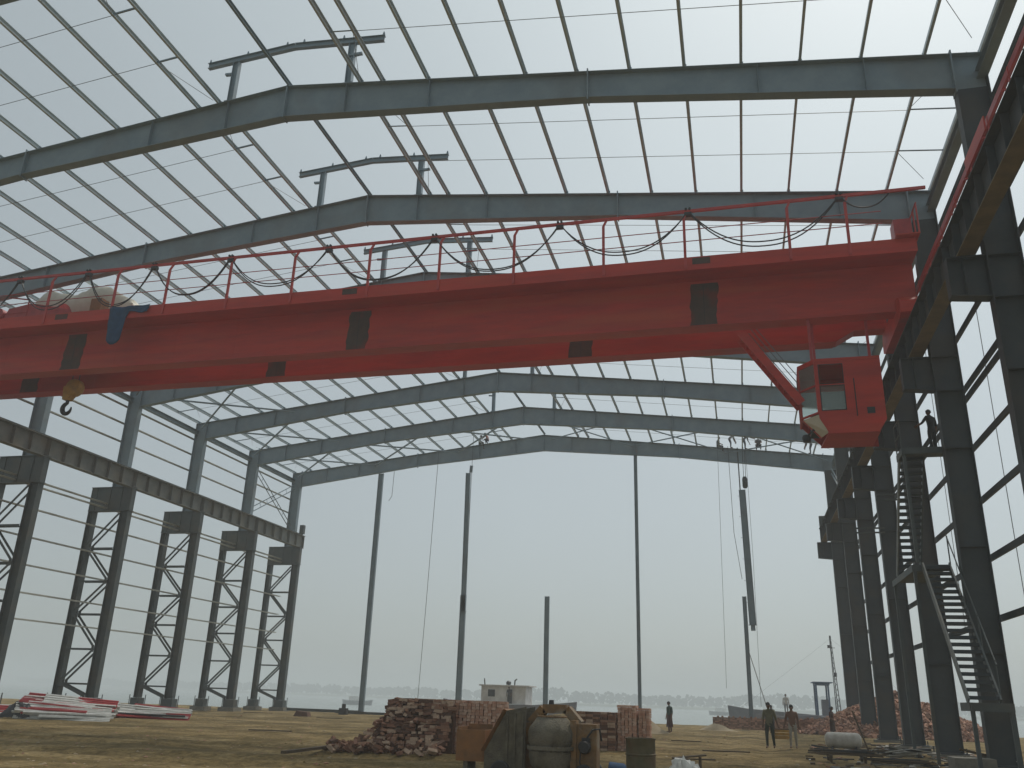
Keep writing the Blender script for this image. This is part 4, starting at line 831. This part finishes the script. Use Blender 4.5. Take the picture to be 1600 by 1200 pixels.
# white tank, bar mats, scrap at right
tk = thing('steel_tank', 'whitish cylindrical tank lying on the ground at right', 'tank', (18.95, 40.3, 0)); 
m = MB(); m.lathe([(0, -0.72), (0.18, -0.7), (0.28, -0.62), (0.31, -0.52), (0.31, 0.52), (0.28, 0.62), (0.18, 0.7), (0, 0.72)], 24, (0, 0, 0.34), 'X'); m.smooth = True; m.build('shell', M['tank'], tk)
for x in (-0.45, 0.45):
    m = MB(); m.prism([(-0.3, 0.0), (0.3, 0.0), (0.22, 0.14), (-0.22, 0.14)], x - 0.04, x + 0.04, 'X'); m.build('saddle', M['hook'], tk)
r = random.Random(9)
for q, (bx_, by_, lab) in enumerate(((18.1, 31.0, 'bundle of rusty bars on trestle in front of the white tank'), (19.7, 31.0, 'rusty bar bundle lying near the foot of the access stair'))):
    t_ = thing('bar_bundle', lab, 'steel bars', (bx_, by_, 0), 'bar bundles')
    for i in range(16):
        a = r.uniform(-0.09, 0.09); z = 0.22 + 0.03 * (i % 5) if q == 0 else 0.05 + 0.02 * (i % 4)
        m = MB(); y = r.uniform(-0.5, 0.5); m.tube([(-0.85 + r.uniform(-.3, .3), y - a * 1.4, z), (0.85 + r.uniform(-.3, .3), y + a * 1.4, z + r.uniform(-0.03, 0.03))], 0.016, 5); m.build('bar', M['hook'] if i % 3 else M['plank'], t_)
    if q == 0:
        for x in (-0.5, 0.5):
            m = MB(); m.box(x - 0.05, x + 0.05, -0.55, 0.55, 0.12, 0.2); m.box(x - 0.04, x + 0.04, -0.5, -0.42, 0, 0.12); m.box(x - 0.04, x + 0.04, 0.42, 0.5, 0, 0.12); m.build('trestle', M['plank'], t_)
pl = thing('leaning_pole', 'short thin dark pole stuck leaning in the ground before the right columns', 'pole', (18.9, 31.2, 0)); m = MB(); m.tube([(0.0, 0.0, 0.0), (-0.42, 0.5, 1.5)], [0.03, 0.022], 6); m.build('shaft', M['plank'], pl)
def crumpled(label, x, y, sx, sy, h, mat, seed, name='scrap_sheet'):
    r = random.Random(seed); t_ = thing(name, label, 'scrap', (x, y, 0))
    for i in range(9):
        m = MB(); a = r.uniform(-0.5, 0.5); c = Vector((r.uniform(-sx, sx) * 0.6, r.uniform(-sy, sy) * 0.6, 0.06 + h * r.random() * 0.7)); d = Vector((math.cos(a), math.sin(a), r.uniform(-0.25, 0.25))) * sx * r.uniform(0.4, 0.8)
        m.bar(c - d, c + d, sy * r.uniform(0.3, 0.7), 0.015 + 0.05 * r.random(), (r.uniform(-.3, .3), r.uniform(-.3, .3), 1)); m.build('piece', M[['tank', 'hook', 'plank', 'concrete'][i % 4]] if mat is None else mat, t_)
crumpled('grey scrap metal pile in front of the right columns', 20.1, 33.2, 0.9, 0.5, 0.4, None, 3)
crumpled('low litter of boards and scrap beside the white tank', 20.9, 37.0, 0.8, 0.5, 0.3, None, 4)
crumpled('dark rubbish pile at the foot of the access stair', 22.2, 31.3, 0.7, 0.6, 0.5, None, 8)
m = MB(); m.box(20.9, 22.0, 29.4, 30.4, 0.0, 0.32); tag(m.build('concrete_block', M['concrete']), 'square concrete block under the foot of the access stair', 'block')

# ------------------------------------------------------------------ bundles of cladding sheet and purlins at left
def bundle(label, x, y, rot, length, n, h, seed, red=0.2):
    """spilled pile: long channels and ribbed sheets, higher at the back, fanned a little"""
    r = random.Random(seed); t_ = thing('cladding_bundle', label, 'metal sheets', (x, y, 0), 'cladding bundles', rot)
    for i in range(n):
        u = i / (n - 1); m = MB(); lx = length * r.uniform(0.55, 1.0)
        yy = -0.75 + 1.3 * u + r.uniform(-0.15, 0.15); z = 0.06 + h * u ** 0.8 * r.uniform(0.75, 1.0); a = r.uniform(-0.1, 0.1); x0 = -length / 2 + r.uniform(0, length - lx)
        p, q = Vector((x0, yy - a * lx / 2, z + r.uniform(-0.05, 0.1))), Vector((x0 + lx, yy + a * lx / 2, max(0.05, z * 0.75 + r.uniform(-0.1, 0.05))))
        k = r.random(); up = (0, -r.uniform(0.2, 0.9), 1)
        up = Matrix.Rotation(a, 3, 'Z') @ Vector(up)
        if k < red or k > 0.72:
            w = r.uniform(0.5, 0.85); m.bar(p, q, w, 0.014, up)
            for j in range(5): m.bar(p, q, 0.05, 0.03, up, 0, (-w / 2 + w * (j + 0.5) / 5, 0.02))
            m.build('sheet', M['redsheet'] if k < red else M['white'], t_)
        else: m.channel(p, q, 0.16, 0.07, 0.01, up, r.choice((-1, 1))); m.build('channel', M['white'] if r.random() < 0.85 else M['dark'], t_)
bundle('taller heap of white channels and sheets at left, black plastic at its end', -15.4, 36.4, 0.55, 4.4, 40, 0.85, 1, 0.16)
bundle('lower heap of white channels with bright red sheets on it', -15.1, 41.8, 0.5, 4.6, 26, 0.5, 2, 0.38)
bundle('few red sheets and channels in front of the left edge column', -19.8, 38.5, 0.4, 3.0, 9, 0.3, 3, 0.6)
t_ = thing('dark_bag_pile', 'black plastic heap at the left end of the white sheet bundle', 'plastic heap', (-17.0, 35.3, 0.0))
lumpy_sheet('x', None, -0.75, 0.75, -0.5, 0.5, lambda u, v: 0.02 + 0.65 * math.sqrt(max(0, math.sin(3.14 * u) * math.sin(3.14 * v))), 12, 18, 12).build('plastic_sheet', M['black'], t_)
# beams lying at the edge of the platform
for lab, a, b_, s_ in (('long dark beam lying along the far edge of the site at left', (-20.5, 67.2, 0.16), (-13.8, 66.6, 0.16), 0.22), ('second dark beam lying near the leftmost gable post', (-15.2, 65.0, 0.14), (-10.6, 64.6, 0.14), 0.18)):
    m = MB(); m.ibeam(a, b_, s_, 0.14, 0.015, 0.012); tag(m.build('steel_beam', M['steel_low']), lab, 'beam', 'beams on the ground')
m = MB(); m.box(-0.3, 0.3, -0.2, 0.2, 0, 0.45); m.box(-0.12, 0.12, -0.1, 0.1, 0.45, 0.75); tag(m.build('bollard', M['dark'], None, (-14.0, 63.8, 0)), 'small dark bollard standing at the platform edge by the gable post', 'bollard')
m = MB(); m.prism([(-0.5, 0), (0.55, 0), (0.45, 0.28), (-0.3, 0.34)], -0.25, 0.25); tag(m.build('reddish_block', M['brick2'], None, (-13.0, 55.2, 0)), 'reddish brown lump lying alone on the open dirt', 'block')
# scattered clods and chips over the dirt
r = random.Random(21); m = MB()
for i in range(5200):
    y = 15 + 52 * r.random() ** 1.4; x = 15 + (y * 0.95 + 2) * r.uniform(-1, 0.2)
    if x < -26 or x > 24: continue
    s = 0.012 + 0.06 * r.random() ** 4; z = ground_z(x, y)
    vs = [(x + s * r.uniform(0.6, 1.6) * a, y + s * r.uniform(0.6, 1.6) * b_, z + s * 0.7 * r.uniform(0.4, 1) * c) for a, b_, c in ((1, 0, 0), (-1, 0, 0), (0, 1, 0), (0, -1, 0), (0, 0, 1), (0, 0, -1))]
    m.add(vs, [(0, 2, 4), (2, 1, 4), (1, 3, 4), (3, 0, 4), (2, 0, 5), (1, 2, 5), (3, 1, 5), (0, 3, 5)], mi=r.randrange(3))
tag(m.build('clods', [M['dirt'], M['brick1'], M['sand']]), 'small clods and brick chips strewn over the dirt', 'debris', kind='stuff')
r = random.Random(33); m = MB()
for i in range(420):
    y = 24 + 24 * r.random(); x = min(23.6, 16.3 + (y - 24) * 0.08 + 6.5 * r.random() ** 0.8)
    a = r.random() * 3.14; l = 0.08 + 0.5 * r.random() ** 3; d = Vector((math.cos(a), math.sin(a), r.uniform(-0.12, 0.12))) * l; c = Vector((x, y, ground_z(x, y) + 0.03))
    m.bar(c - d, c + d, 0.03 + 0.12 * r.random() ** 2, 0.015 + 0.05 * r.random(), (r.uniform(-.3, .3), r.uniform(-.3, .3), 1), mi=r.choice((0, 0, 1, 2, 3, 4)))
tag(m.build('site_litter', [M['plank'], M['hook'], M['brick1'], M['tank'], M['concrete']]), 'litter of sticks, brick bits and scrap on the dirt before the right columns', 'litter', kind='stuff')
for i, (x, y, l, a, lab) in enumerate(((-9.5, 52, 1.6, 0.2, 'short board lying in the dirt left of centre'), (-3.0, 33.0, 1.8, 0.05, 'thin board lying in the open dirt before the brick heap'), (12.6, 40.5, 1.3, -0.3, 'board lying right of the pink brick stacks'), (13.6, 27.5, 1.2, 0.1, 'dark batten lying right of the oil drum'), (-17.5, 57.5, 2.0, 0.3, 'board lying near the far left column feet'), (14.4, 33.0, 1.6, 0.05, 'thin stick on the pale track to the right'))):
    m = MB(); d = Vector((math.cos(a), math.sin(a), 0)) * l / 2; m.bar(Vector((x, y, 0.05)) - d, Vector((x, y, 0.06)) + d, 0.14, 0.04); tag(m.build('board', M['plank']), lab, 'board')

# ------------------------------------------------------------------ boats on the river
def hull(poly_half, z0, z1, mat, parent, name='hull', sheer=0.5):
    """boat hull from stations (x, half width at deck); keel narrower; bow raised"""
    m = MB(); vs = []; n = len(poly_half); x_end = max(abs(p[0]) for p in poly_half)
    for x, w in poly_half:
        zt = z1 + sheer * (x / x_end) ** 2
        vs += [(x * 0.94, -w * 0.55, z0), (x, -w, zt), (x, w, zt), (x * 0.94, w * 0.55, z0)]
    fs = []
    for i in range(n - 1):
        a = i * 4; c = a + 4; fs += [(a, a + 1, c + 1, c), (a + 1, a + 2, c + 2, c + 1), (a + 2, a + 3, c + 3, c + 2), (a + 3, a, c, c + 3)]
    fs += [(0, 3, 2, 1), ((n - 1) * 4, (n - 1) * 4 + 1, (n - 1) * 4 + 2, (n - 1) * 4 + 3)]
    m.add(vs, fs); return m.build(name, mat, parent)
bt = thing('launch_boat', 'white cabined launch moored behind the pale brick stack', 'boat', (-7.6, 88, 0))
hull([(-6.5, 0.5), (-5.5, 1.5), (-2, 2.0), (3, 2.0), (5.5, 1.3), (7, 0.2)], WZ - 0.5, 0.9, M['hull'], bt)
m = MB(); m.box(-2.3, 2.2, -1.4, 1.4, 1.0, 2.62); cbn = m.build('cabin', M['cabin'], bt)
m = MB(); m.box(-2.5, 2.6, -1.6, 1.6, 2.63, 2.75); m.build('roof', M['cabin'], cbn)
for x in (-1.2,):
    m = MB(); m.box(x - 0.4, x + 0.3, -1.43, -1.405, 1.65, 2.3); m.build('window', M['dark'], cbn)
m = MB(); m.box(0.45, 0.85, -1.43, -1.405, 1.05, 2.35); m.build('door', M['dark'], cbn)
m = MB(); m.tube([(-2.35, 0, 2.75), (-2.42, 0, 3.35)], [0.07, 0.05], 6); m.build('exhaust', M['hook'], bt)
m = MB(); m.lathe([(0, 0), (0.24, 0.05), (0.26, 0.3), (0.1, 0.42), (0, 0.42)], 10, (0.1, 0, 2.76)); m.tube([(0.72, 0, 2.75), (0.75, 0, 3.2), (0.95, 0, 3.35)], 0.07, 6); m.build('roof_gear', M['hook'], bt)
sh = thing('river_vessel', 'river vessel with tall lattice mast and blue canopy behind brick heap', 'ship', (22.5, 97, 0))
hull([(-9, 0.8), (-7, 2.0), (0, 2.6), (6, 2.6), (9, 1.4), (11, 0.2)], WZ - 0.5, 0.9, M['hull'], sh, sheer=1.0)
m = MB(); m.box(-0.4, 1.0, -1.3, 1.3, 3.75, 3.95); m.box(-0.6, 1.3, -1.5, 1.5, 3.96, 4.05); m.build('canopy', M['hull_blue'], sh)
for x in (-0.3, 0.85):
    for y in (-1.2, 1.2):
        m = MB(); m.bar((x, y, 0.9), (x, y, 3.75), 0.16, 0.16, (0, 1, 0)); m.build('canopy_post', M['hull_blue'], sh)
m = MB(); m.box(0.2, 0.9, -0.6, 0.6, 0.9, 2.4); m.build('wheelhouse', M['hull'], sh)
ms = MB(); 
for dx, dy in ((-0.22, -0.22), (0.22, -0.22), (0, 0.25)): ms.tube([(1.75 + dx, dy, 1.0), (1.55 + dx * 0.25, dy * 0.25, 8.6)], [0.05, 0.03], 6)
for k in range(15): 
    u = k / 15; c = Vector((1.75 - 0.2 * u, 0, 1 + 7.6 * u)); e = 0.22 * (1 - 0.75 * u); ms.bar(c + Vector((-e, -e, 0)), c + Vector((e, -e, 0.45)), 0.03, 0.03, (0, 1, 0)); ms.bar(c + Vector((e, -e, 0.2)), c + Vector((0, e, 0.5)), 0.03, 0.03, (0, 1, 0))
ms.build('mast', M['hook'], sh)
m = MB(); m.bar((1.2, 0, 7.4), (1.95, 0, 7.4), 0.05, 0.05); m.lathe([(0, 0), (0.12, 0), (0.12, 0.25), (0, 0.25)], 8, (1.35, 0, 7.42)); m.lathe([(0, 0), (0.16, 0), (0.16, 0.4), (0, 0.4)], 8, (1.75, 0, 4.6)); m.build('mast_lamp', M['hook'], sh)
for q in ((-7.5, 0, 1.5), (9.5, 0, 2.0)):
    m = MB(); m.tube([(1.56, 0, 8.3), q], 0.006, 4); m.build('stay', M['rope'], sh)
b2 = thing('country_boat', 'low grey wooden boat behind the carriers with a man on deck', 'boat', (19.3, 84, 0))
hull([(-3.2, 0.3), (-2, 1.0), (1, 1.3), (3.5, 1.0), (5, 0.2)], WZ - 0.4, 0.75, M['hull'], b2, sheer=0.45)
m = MB(); m.box(-0.8, 2.2, -0.8, 0.8, 0.77, 0.95); m.build('deck_cover', M['hull'], b2)
for x, y, lab in ((-130, 330, 'tiny boat far out on the river at left'), (6, 420, 'tiny pale boat near the far bank right of the middle post')):
    f_ = thing('far_boat', lab, 'boat', (x, y, 0), 'far boats'); hull([(-6, 0.5), (-4, 1.4), (3, 1.5), (6.5, 0.3)], WZ - 0.3, WZ + 1.2, M['hull'], f_, sheer=0.7)
    m = MB(); m.box(-3, 1.5, -1, 1, WZ + 1.3, WZ + 3.0); m.build('cabin', M['cabin'], f_)

# ------------------------------------------------------------------ people
SKIN = material('brown_skin', (0.16, 0.08, 0.045), 0.6); HAIR = material('black_hair', (0.012, 0.01, 0.01), 0.6); EYE = material('eye_white', (0.5, 0.48, 0.45), 0.4)
def cloth(name, c): return material(name, c, 0.9, var=tuple(x * 0.75 for x in c), scale=6)
DG = None
def person(label, loc, rotz, pose, shirt, trouser, h=1.65, bare=False, hat=None, lungi=None):
    """one skinned body; joints in units of body height, x right, y forward, z up, origin at the feet (or seat)"""
    J = {'pel': (0, 0, .53), 'spi': (0, .005, .63), 'che': (0, 0, .745), 'nek': (0, .0, .83), 'hed': (0, .012, .875),
         'shR': (.105, 0, .80), 'elR': (.135, -.01, .64), 'wrR': (.145, .03, .5), 'haR': (.147, .04, .455), 'shL': (-.105, 0, .80), 'elL': (-.135, -.01, .64), 'wrL': (-.145, .03, .5), 'haL': (-.147, .04, .455),
         'hiR': (.055, 0, .51), 'knR': (.06, .012, .285), 'anR': (.06, -.012, .045), 'toR': (.068, .09, .018), 'hiL': (-.055, 0, .51), 'knL': (-.06, .012, .285), 'anL': (-.06, -.012, .045), 'toL': (-.068, .09, .018)}
    J.update(pose); J = {k: Vector(v) * h for k, v in J.items()}
    RAD = {'pel': (.085, .06), 'spi': (.078, .055), 'che': (.092, .06), 'nek': (.033, .033), 'hed': (.034, .036), 'shR': (.045, .045), 'elR': (.028, .028), 'wrR': (.019, .022), 'haR': (.013, .026), 'hiR': (.06, .06), 'knR': (.039, .039), 'anR': (.027, .027), 'toR': (.022, .018)}
    for k in list(RAD):
        if k.endswith('R'): RAD[k[:-1] + 'L'] = RAD[k]
    names = list(J); idx = {k: i for i, k in enumerate(names)}
    bones = [('pel', 'spi', 't'), ('spi', 'che', 't'), ('che', 'nek', 't'), ('nek', 'hed', 's')]
    for s in 'RL': bones += [('che', 'sh' + s, 't'), ('sh' + s, 'el' + s, 't'), ('el' + s, 'wr' + s, 's'), ('wr' + s, 'ha' + s, 's'), ('pel', 'hi' + s, 'p'), ('hi' + s, 'kn' + s, 'p'), ('kn' + s, 'an' + s, 'p'), ('an' + s, 'to' + s, 's')]
    me = bpy.data.meshes.new('body_skeleton'); me.from_pydata([J[k] for k in names], [(idx[a], idx[b_]) for a, b_, _ in bones], [])
    o = bpy.data.objects.new('person', me); COL.objects.link(o)
    o.modifiers.new('skin', 'SKIN'); sd = o.modifiers.new('sub', 'SUBSURF'); sd.levels = 1; sd.render_levels = 1
    for i, k in enumerate(names):
        d = me.skin_vertices[0].data[i]; rx, ry = RAD[k]; d.radius = (rx * h, ry * h); d.use_root = (k == 'pel')
    dg = bpy.context.evaluated_depsgraph_get(); dg.update(); bmesh_ = bpy.data.meshes.new_from_object(o.evaluated_get(dg))
    bpy.data.objects.remove(o); bpy.data.meshes.remove(me)
    mb = MB()
    vs = [v.co.copy() for v in bmesh_.vertices]; mats = {'t': 0, 'p': 1, 's': 2}
    for p in bmesh_.polygons:
        c = p.center; best = (9, 's')
        for a, b_, kd in bones:
            A, B_ = J[a], J[b_]; d = B_ - A; u = max(0, min(1, (c - A).dot(d) / max(d.length_squared, 1e-9))); q = (c - A - d * u).length / (h * 0.5 * (RAD[a][0] + RAD[b_][0]))
            if q < best[0]: best = (q, kd)
        kd = best[1]
        if bare and kd == 't': kd = 's'
        mb.f.append(tuple(p.vertices)); mb.m.append(mats[kd])
    mb.v = [tuple(v) for v in vs]; bpy.data.meshes.remove(bmesh_)
    # head: shaped ellipsoid with nose, ears, brow; hair cap; fingers
    hd = J['hed']; up = (J['hed'] - J['nek']).normalized(); up = (up + Vector((0, 0, 1.2))).normalized(); fw = Vector((0, 1, 0)); fw = (fw - up * fw.dot(up)).normalized(); rt2 = fw.cross(up)
    hc = hd + up * 0.055 * h + fw * 0.008 * h
    def ell(c, ra, rf, ru, mi, n=12, k=8, cut=None):
        V = []; F = []
        for j in range(k + 1):
            ph = math.pi * j / k
            for i in range(n):
                th = 2 * math.pi * i / n; a, b_, z = math.sin(ph) * math.cos(th), math.sin(ph) * math.sin(th), math.cos(ph)
                jaw = 1 - 0.22 * max(0, -z); V.append(c + rt2 * a * ra * jaw + fw * b_ * rf * jaw + up * z * ru)
        for j in range(k):
            for i in range(n): F.append((j * n + i, j * n + (i + 1) % n, (j + 1) * n + (i + 1) % n, (j + 1) * n + i))
        mb.add(V, F, mi)
    ell(hc, .046 * h, .056 * h, .068 * h, 2)
    ell(hc + fw * .055 * h - up * .008 * h, .008 * h, .012 * h, .014 * h, 2, 6, 4)
    for s in (-1, 1):
        ell(hc + rt2 * s * .046 * h, .006 * h, .012 * h, .018 * h, 2, 6, 4); ell(hc + rt2 * s * .018 * h + fw * .049 * h + up * .008 * h, .007 * h, .005 * h, .004 * h, 4, 6, 4)
    ell(hc + fw * .047 * h - up * .034 * h, .016 * h, .006 * h, .003 * h, 5, 6, 4)
    for s in 'RL':
        ha, wr = J['ha' + s], J['wr' + s]; d = (ha - wr).normalized(); sdv = d.cross(Vector((1, 0, 0))).normalized(); nrm = d.cross(sdv)
        for i, l in enumerate((.042, .05, .047, .038)):
            b0 = ha + sdv * (i - 1.5) * .011 * h; b1 = b0 + d * l * .55 * h; b2_ = b1 + (d * 0.75 + nrm * (0.5 if s == 'R' else -0.5)) * l * .5 * h
            mb.tube([b0, b1, b2_], [.006 * h, .0055 * h, .004 * h], 5, 2)
        b0 = wr.lerp(ha, 0.45) + sdv * .018 * h; mb.tube([b0, b0 + (d * .6 + sdv * .8) * .03 * h, b0 + (d * .95 + sdv * .6) * .048 * h], [.008 * h, .0065 * h, .005 * h], 5, 2)
    mb.smooth = True
    T = cloth('shirt_cloth', shirt); P_ = cloth('trouser_cloth', trouser)
    body = mb.build('person', [T, P_, SKIN, HAIR, EYE, M['dark']], None, loc); body.rotation_euler = (0, 0, rotz)
    tag(body, label, 'person', 'workers')
    mb = MB(); ell0 = mb
    V = []; F = []; n, k = 12, 6
    for j in range(k + 1):
        ph = 1.75 * j / k
        for i in range(n):
            th = 2 * math.pi * i / n; a, b_, z = math.sin(ph) * math.cos(th), math.sin(ph) * math.sin(th), math.cos(ph); low = 0.35 if b_ > 0.2 and z < 0.45 else 0
            V.append(hc + rt2 * a * .0515 * h + fw * (b_ * .061 * h - 0.006 * h) + up * (z + low) * .074 * h)
    for j in range(k):
        for i in range(n): F.append((j * n + i, j * n + (i + 1) % n, (j + 1) * n + (i + 1) % n, (j + 1) * n + i))
    mb.add(V, F); mb.smooth = True; mb.build('hair', HAIR, body)
    if hat:
        mb = MB(); mb.lathe([(0, .078 * h), (.045 * h, .066 * h), (.06 * h, .03 * h), (.06 * h, .02 * h), (.085 * h, .014 * h), (.085 * h, .008 * h), (.055 * h, .012 * h)], 16, tuple(hc + up * 0.0)); mb.smooth = True; mb.build('helmet', material('helmet_paint', hat, 0.4), body)
    if lungi:
        mb = MB(); c0 = J['pel'] + Vector((0, 0, .03 * h)); kL, kR = J['knL'], J['knR']; c1 = (kL + kR) / 2 + Vector((0, 0, -.1 * h)); prof = []
        for j in range(7):
            u = j / 6; c = c0.lerp(c1, u); rr = (.088 + .02 * u) * h; spread = abs(kR.x - kL.x) * 0.35 * u
            for i in range(20):
                th = 2 * math.pi * i / 20; fold = 1 + 0.06 * math.sin(th * 7) * u; prof.append((c.x + (rr + spread) * fold * math.cos(th), c.y + rr * 0.85 * fold * math.sin(th), c.z))
        mb.add(prof, [(j * 20 + i, j * 20 + (i + 1) % 20, (j + 1) * 20 + (i + 1) % 20, (j + 1) * 20 + i) for j in range(6) for i in range(20)]); mb.smooth = True; mb.build('lungi', cloth('lungi_cloth', lungi), body)
    return body
WALK = {'knR': (.06, .06, .29), 'anR': (.06, .06, .05), 'toR': (.065, .16, .03), 'knL': (-.06, -.03, .285), 'anL': (-.06, -.13, .06), 'toL': (-.065, -.04, .02)}
SIT = {'pel': (0, 0, .06), 'spi': (0, .01, .17), 'che': (0, .03, .28), 'nek': (0, .05, .365), 'hed': (0, .07, .41), 'shR': (.105, .03, .335), 'elR': (.13, .06, .18), 'wrR': (.1, .17, .14), 'haR': (.09, .21, .13), 'shL': (-.105, .03, .335), 'elL': (-.13, .06, .18), 'wrL': (-.1, .17, .14), 'haL': (-.09, .21, .13),
       'hiR': (.055, .02, .055), 'knR': (.07, .24, .06), 'anR': (.07, .22, -.17), 'toR': (.07, .31, -.2), 'hiL': (-.055, .02, .055), 'knL': (-.07, .24, .06), 'anL': (-.07, .22, -.17), 'toL': (-.07, .31, -.2)}
CROUCH = {'pel': (0, -.04, .2), 'spi': (0, 0, .3), 'che': (0, .06, .4), 'nek': (0, .11, .475), 'hed': (0, .14, .51), 'shR': (.105, .07, .45), 'elR': (.14, .17, .33), 'wrR': (.1, .27, .28), 'haR': (.08, .31, .26), 'shL': (-.105, .07, .45), 'elL': (-.14, .17, .33), 'wrL': (-.1, .27, .28), 'haL': (-.08, .31, .26),
          'hiR': (.06, -.03, .19), 'knR': (.11, .15, .25), 'anR': (.09, .02, .04), 'toR': (.1, .11, .016), 'hiL': (-.06, -.03, .19), 'knL': (-.11, .15, .25), 'anL': (-.09, .02, .04), 'toL': (-.1, .11, .016)}
BEND = {'pel': (0, -.08, .5), 'spi': (0, 0, .58), 'che': (0, .11, .63), 'nek': (0, .19, .66), 'hed': (0, .235, .66), 'shR': (.105, .13, .63), 'elR': (.13, .16, .47), 'wrR': (.1, .22, .34), 'haR': (.1, .24, .29), 'shL': (-.105, .13, .63), 'elL': (-.13, .16, .47), 'wrL': (-.1, .22, .34), 'haL': (-.1, .24, .29), 'hiR': (.055, -.07, .49), 'knR': (.065, 0, .28), 'hiL': (-.055, -.07, .49), 'knL': (-.065, 0, .28)}
PI = math.pi
person('worker in teal shirt and dark brown lungi standing alone by the sand heap', (10.99, 52.7, 0), 2.3, {}, (0.05, 0.09, 0.08), (0.08, 0.03, 0.03), 1.66, lungi=(0.075, 0.03, 0.03))
person('worker in olive shirt and dark trousers, left carrier of the yellow crate', (16.02, 38.0, 0), PI * 0.93, {**WALK, 'elL': (-.15, -.02, .64), 'wrL': (-.2, .02, .49), 'haL': (-.215, .025, .445)}, (0.15, 0.14, 0.08), (0.035, 0.045, 0.03), 1.72)
person('bare-chested worker in pale trousers, right carrier of the yellow crate', (16.92, 38.7, 0), PI * 0.97, {**WALK, 'elR': (.15, -.02, .64), 'wrR': (.19, .02, .5), 'haR': (.2, .025, .455)}, (0.2, 0.08, 0.05), (0.38, 0.35, 0.3), 1.66, bare=True)
person('worker at the guy rope behind the carriers, hands raised to it', (16.75, 60.2, 0), 0.25, {'elL': (-.14, .06, .66), 'wrL': (-.1, .17, .66), 'haL': (-.08, .21, .66), 'elR': (.13, .07, .64), 'wrR': (.02, .18, .62), 'haR': (-.03, .21, .62)}, (0.13, 0.13, 0.1), (0.06, 0.06, 0.06), 1.66)
person('worker in dark red clothes standing before the broken brick heap', (20.02, 56.9, 0), -2.0, {'wrR': (.12, .1, .55), 'haR': (.1, .14, .53)}, (0.07, 0.025, 0.02), (0.05, 0.03, 0.02), 1.68, lungi=(0.06, 0.03, 0.02))
person('man in white shirt standing on the grey wooden boat', (18.7, 84, 0.96), PI, {}, (0.55, 0.53, 0.5), (0.2, 0.2, 0.2), 1.7)
person('dark figure standing at the cabin door of the white launch', (-7.0, 86.3, 1.0), PI, {}, (0.05, 0.05, 0.06), (0.05, 0.05, 0.05), 1.6)
gy_ = FY[0]
def on_beam(x): return (x, gy_ - 0.05, roof(x) + 0.005)
person('worker in dark shirt sitting upright on the far beam left of the ridge', on_beam(-5.7), -1.2, SIT, (0.1, 0.1, 0.11), (0.06, 0.06, 0.07), 1.7)
person('worker in pinkish shirt crouching on the far beam left of the ridge', on_beam(-4.95), 1.4, CROUCH, (0.35, 0.16, 0.14), (0.08, 0.08, 0.1), 1.6)
person('worker sitting hunched on the far beam, leftmost of the group at right', on_beam(14.2), -1.3, SIT, (0.16, 0.16, 0.17), (0.07, 0.07, 0.08), 1.7)
person('worker in pale shirt bending over the far beam beside the sling rope', on_beam(15.25), -1.5, BEND, (0.4, 0.4, 0.4), (0.1, 0.1, 0.12), 1.62)
person('worker crouching with arms out on far beam, right of the sling rope', on_beam(16.35), -1.45, {**BEND, 'elR': (.12, .28, .55), 'wrR': (.08, .4, .52), 'haR': (.07, .44, .52)}, (0.09, 0.09, 0.1), (0.07, 0.07, 0.08), 1.65)
person('worker squatting with rounded back on the far beam, rightmost of the group', on_beam(17.35), PI, CROUCH, (0.12, 0.12, 0.13), (0.07, 0.07, 0.08), 1.75)
person('worker bent over on the far beam beside the cab bottom corner', on_beam(21.2), 1.4, BEND, (0.08, 0.08, 0.09), (0.07, 0.07, 0.08), 1.7)
person('worker in dark clothes on the top landing of the access stair', (22.08, 31.95, 10.11), 0.6, {'elL': (-.16, .08, .68), 'wrL': (-.2, .18, .64), 'haL': (-.21, .22, .63)}, (0.03, 0.03, 0.035), (0.03, 0.03, 0.03), 1.62)
cr2 = thing('crate', 'yellow slatted crate carried between the two workers', 'crate', (16.46, 38.32, 0.36))
for y in (-0.2, 0.2):
    for z in (0.03, 0.14, 0.25): m = MB(); m.box(-0.28, 0.28, y - 0.012, y + 0.012, z, z + 0.085); m.build('slat', M['yellow'], cr2)
for x in (-0.28, 0.28):
    for z in (0.03, 0.14, 0.25): m = MB(); m.box(x - 0.012, x + 0.012, -0.185, 0.185, z, z + 0.085); m.build('slat', M['yellow'], cr2)
m = MB(); m.box(-0.27, 0.27, -0.185, 0.185, 0, 0.028); m.build('bottom', M['yellow'], cr2)
m = MB(); m.bar((-0.42, -0.14, 0.36), (0.3, 0.1, 0.36), 0.035, 0.035); m.build('carrying_bar', M['plank'], cr2)

# ------------------------------------------------------------------ haze
hm = bpy.data.materials.new('haze_air'); hm.use_nodes = True; t = hm.node_tree; t.nodes.clear()
ho = t.nodes.new('ShaderNodeOutputMaterial'); hv = t.nodes.new('ShaderNodeVolumePrincipled'); hv.inputs['Color'].default_value = (0.86, 0.9, 0.92, 1); hv.inputs['Density'].default_value = 0.0018; hv.inputs['Anisotropy'].default_value = 0.2
t.links.new(hv.outputs[0], ho.inputs['Volume'])
m = MB(); m.box(-2700, 2700, -80, 2700, -9, 27); tag(m.build('haze', hm), kind='stuff')
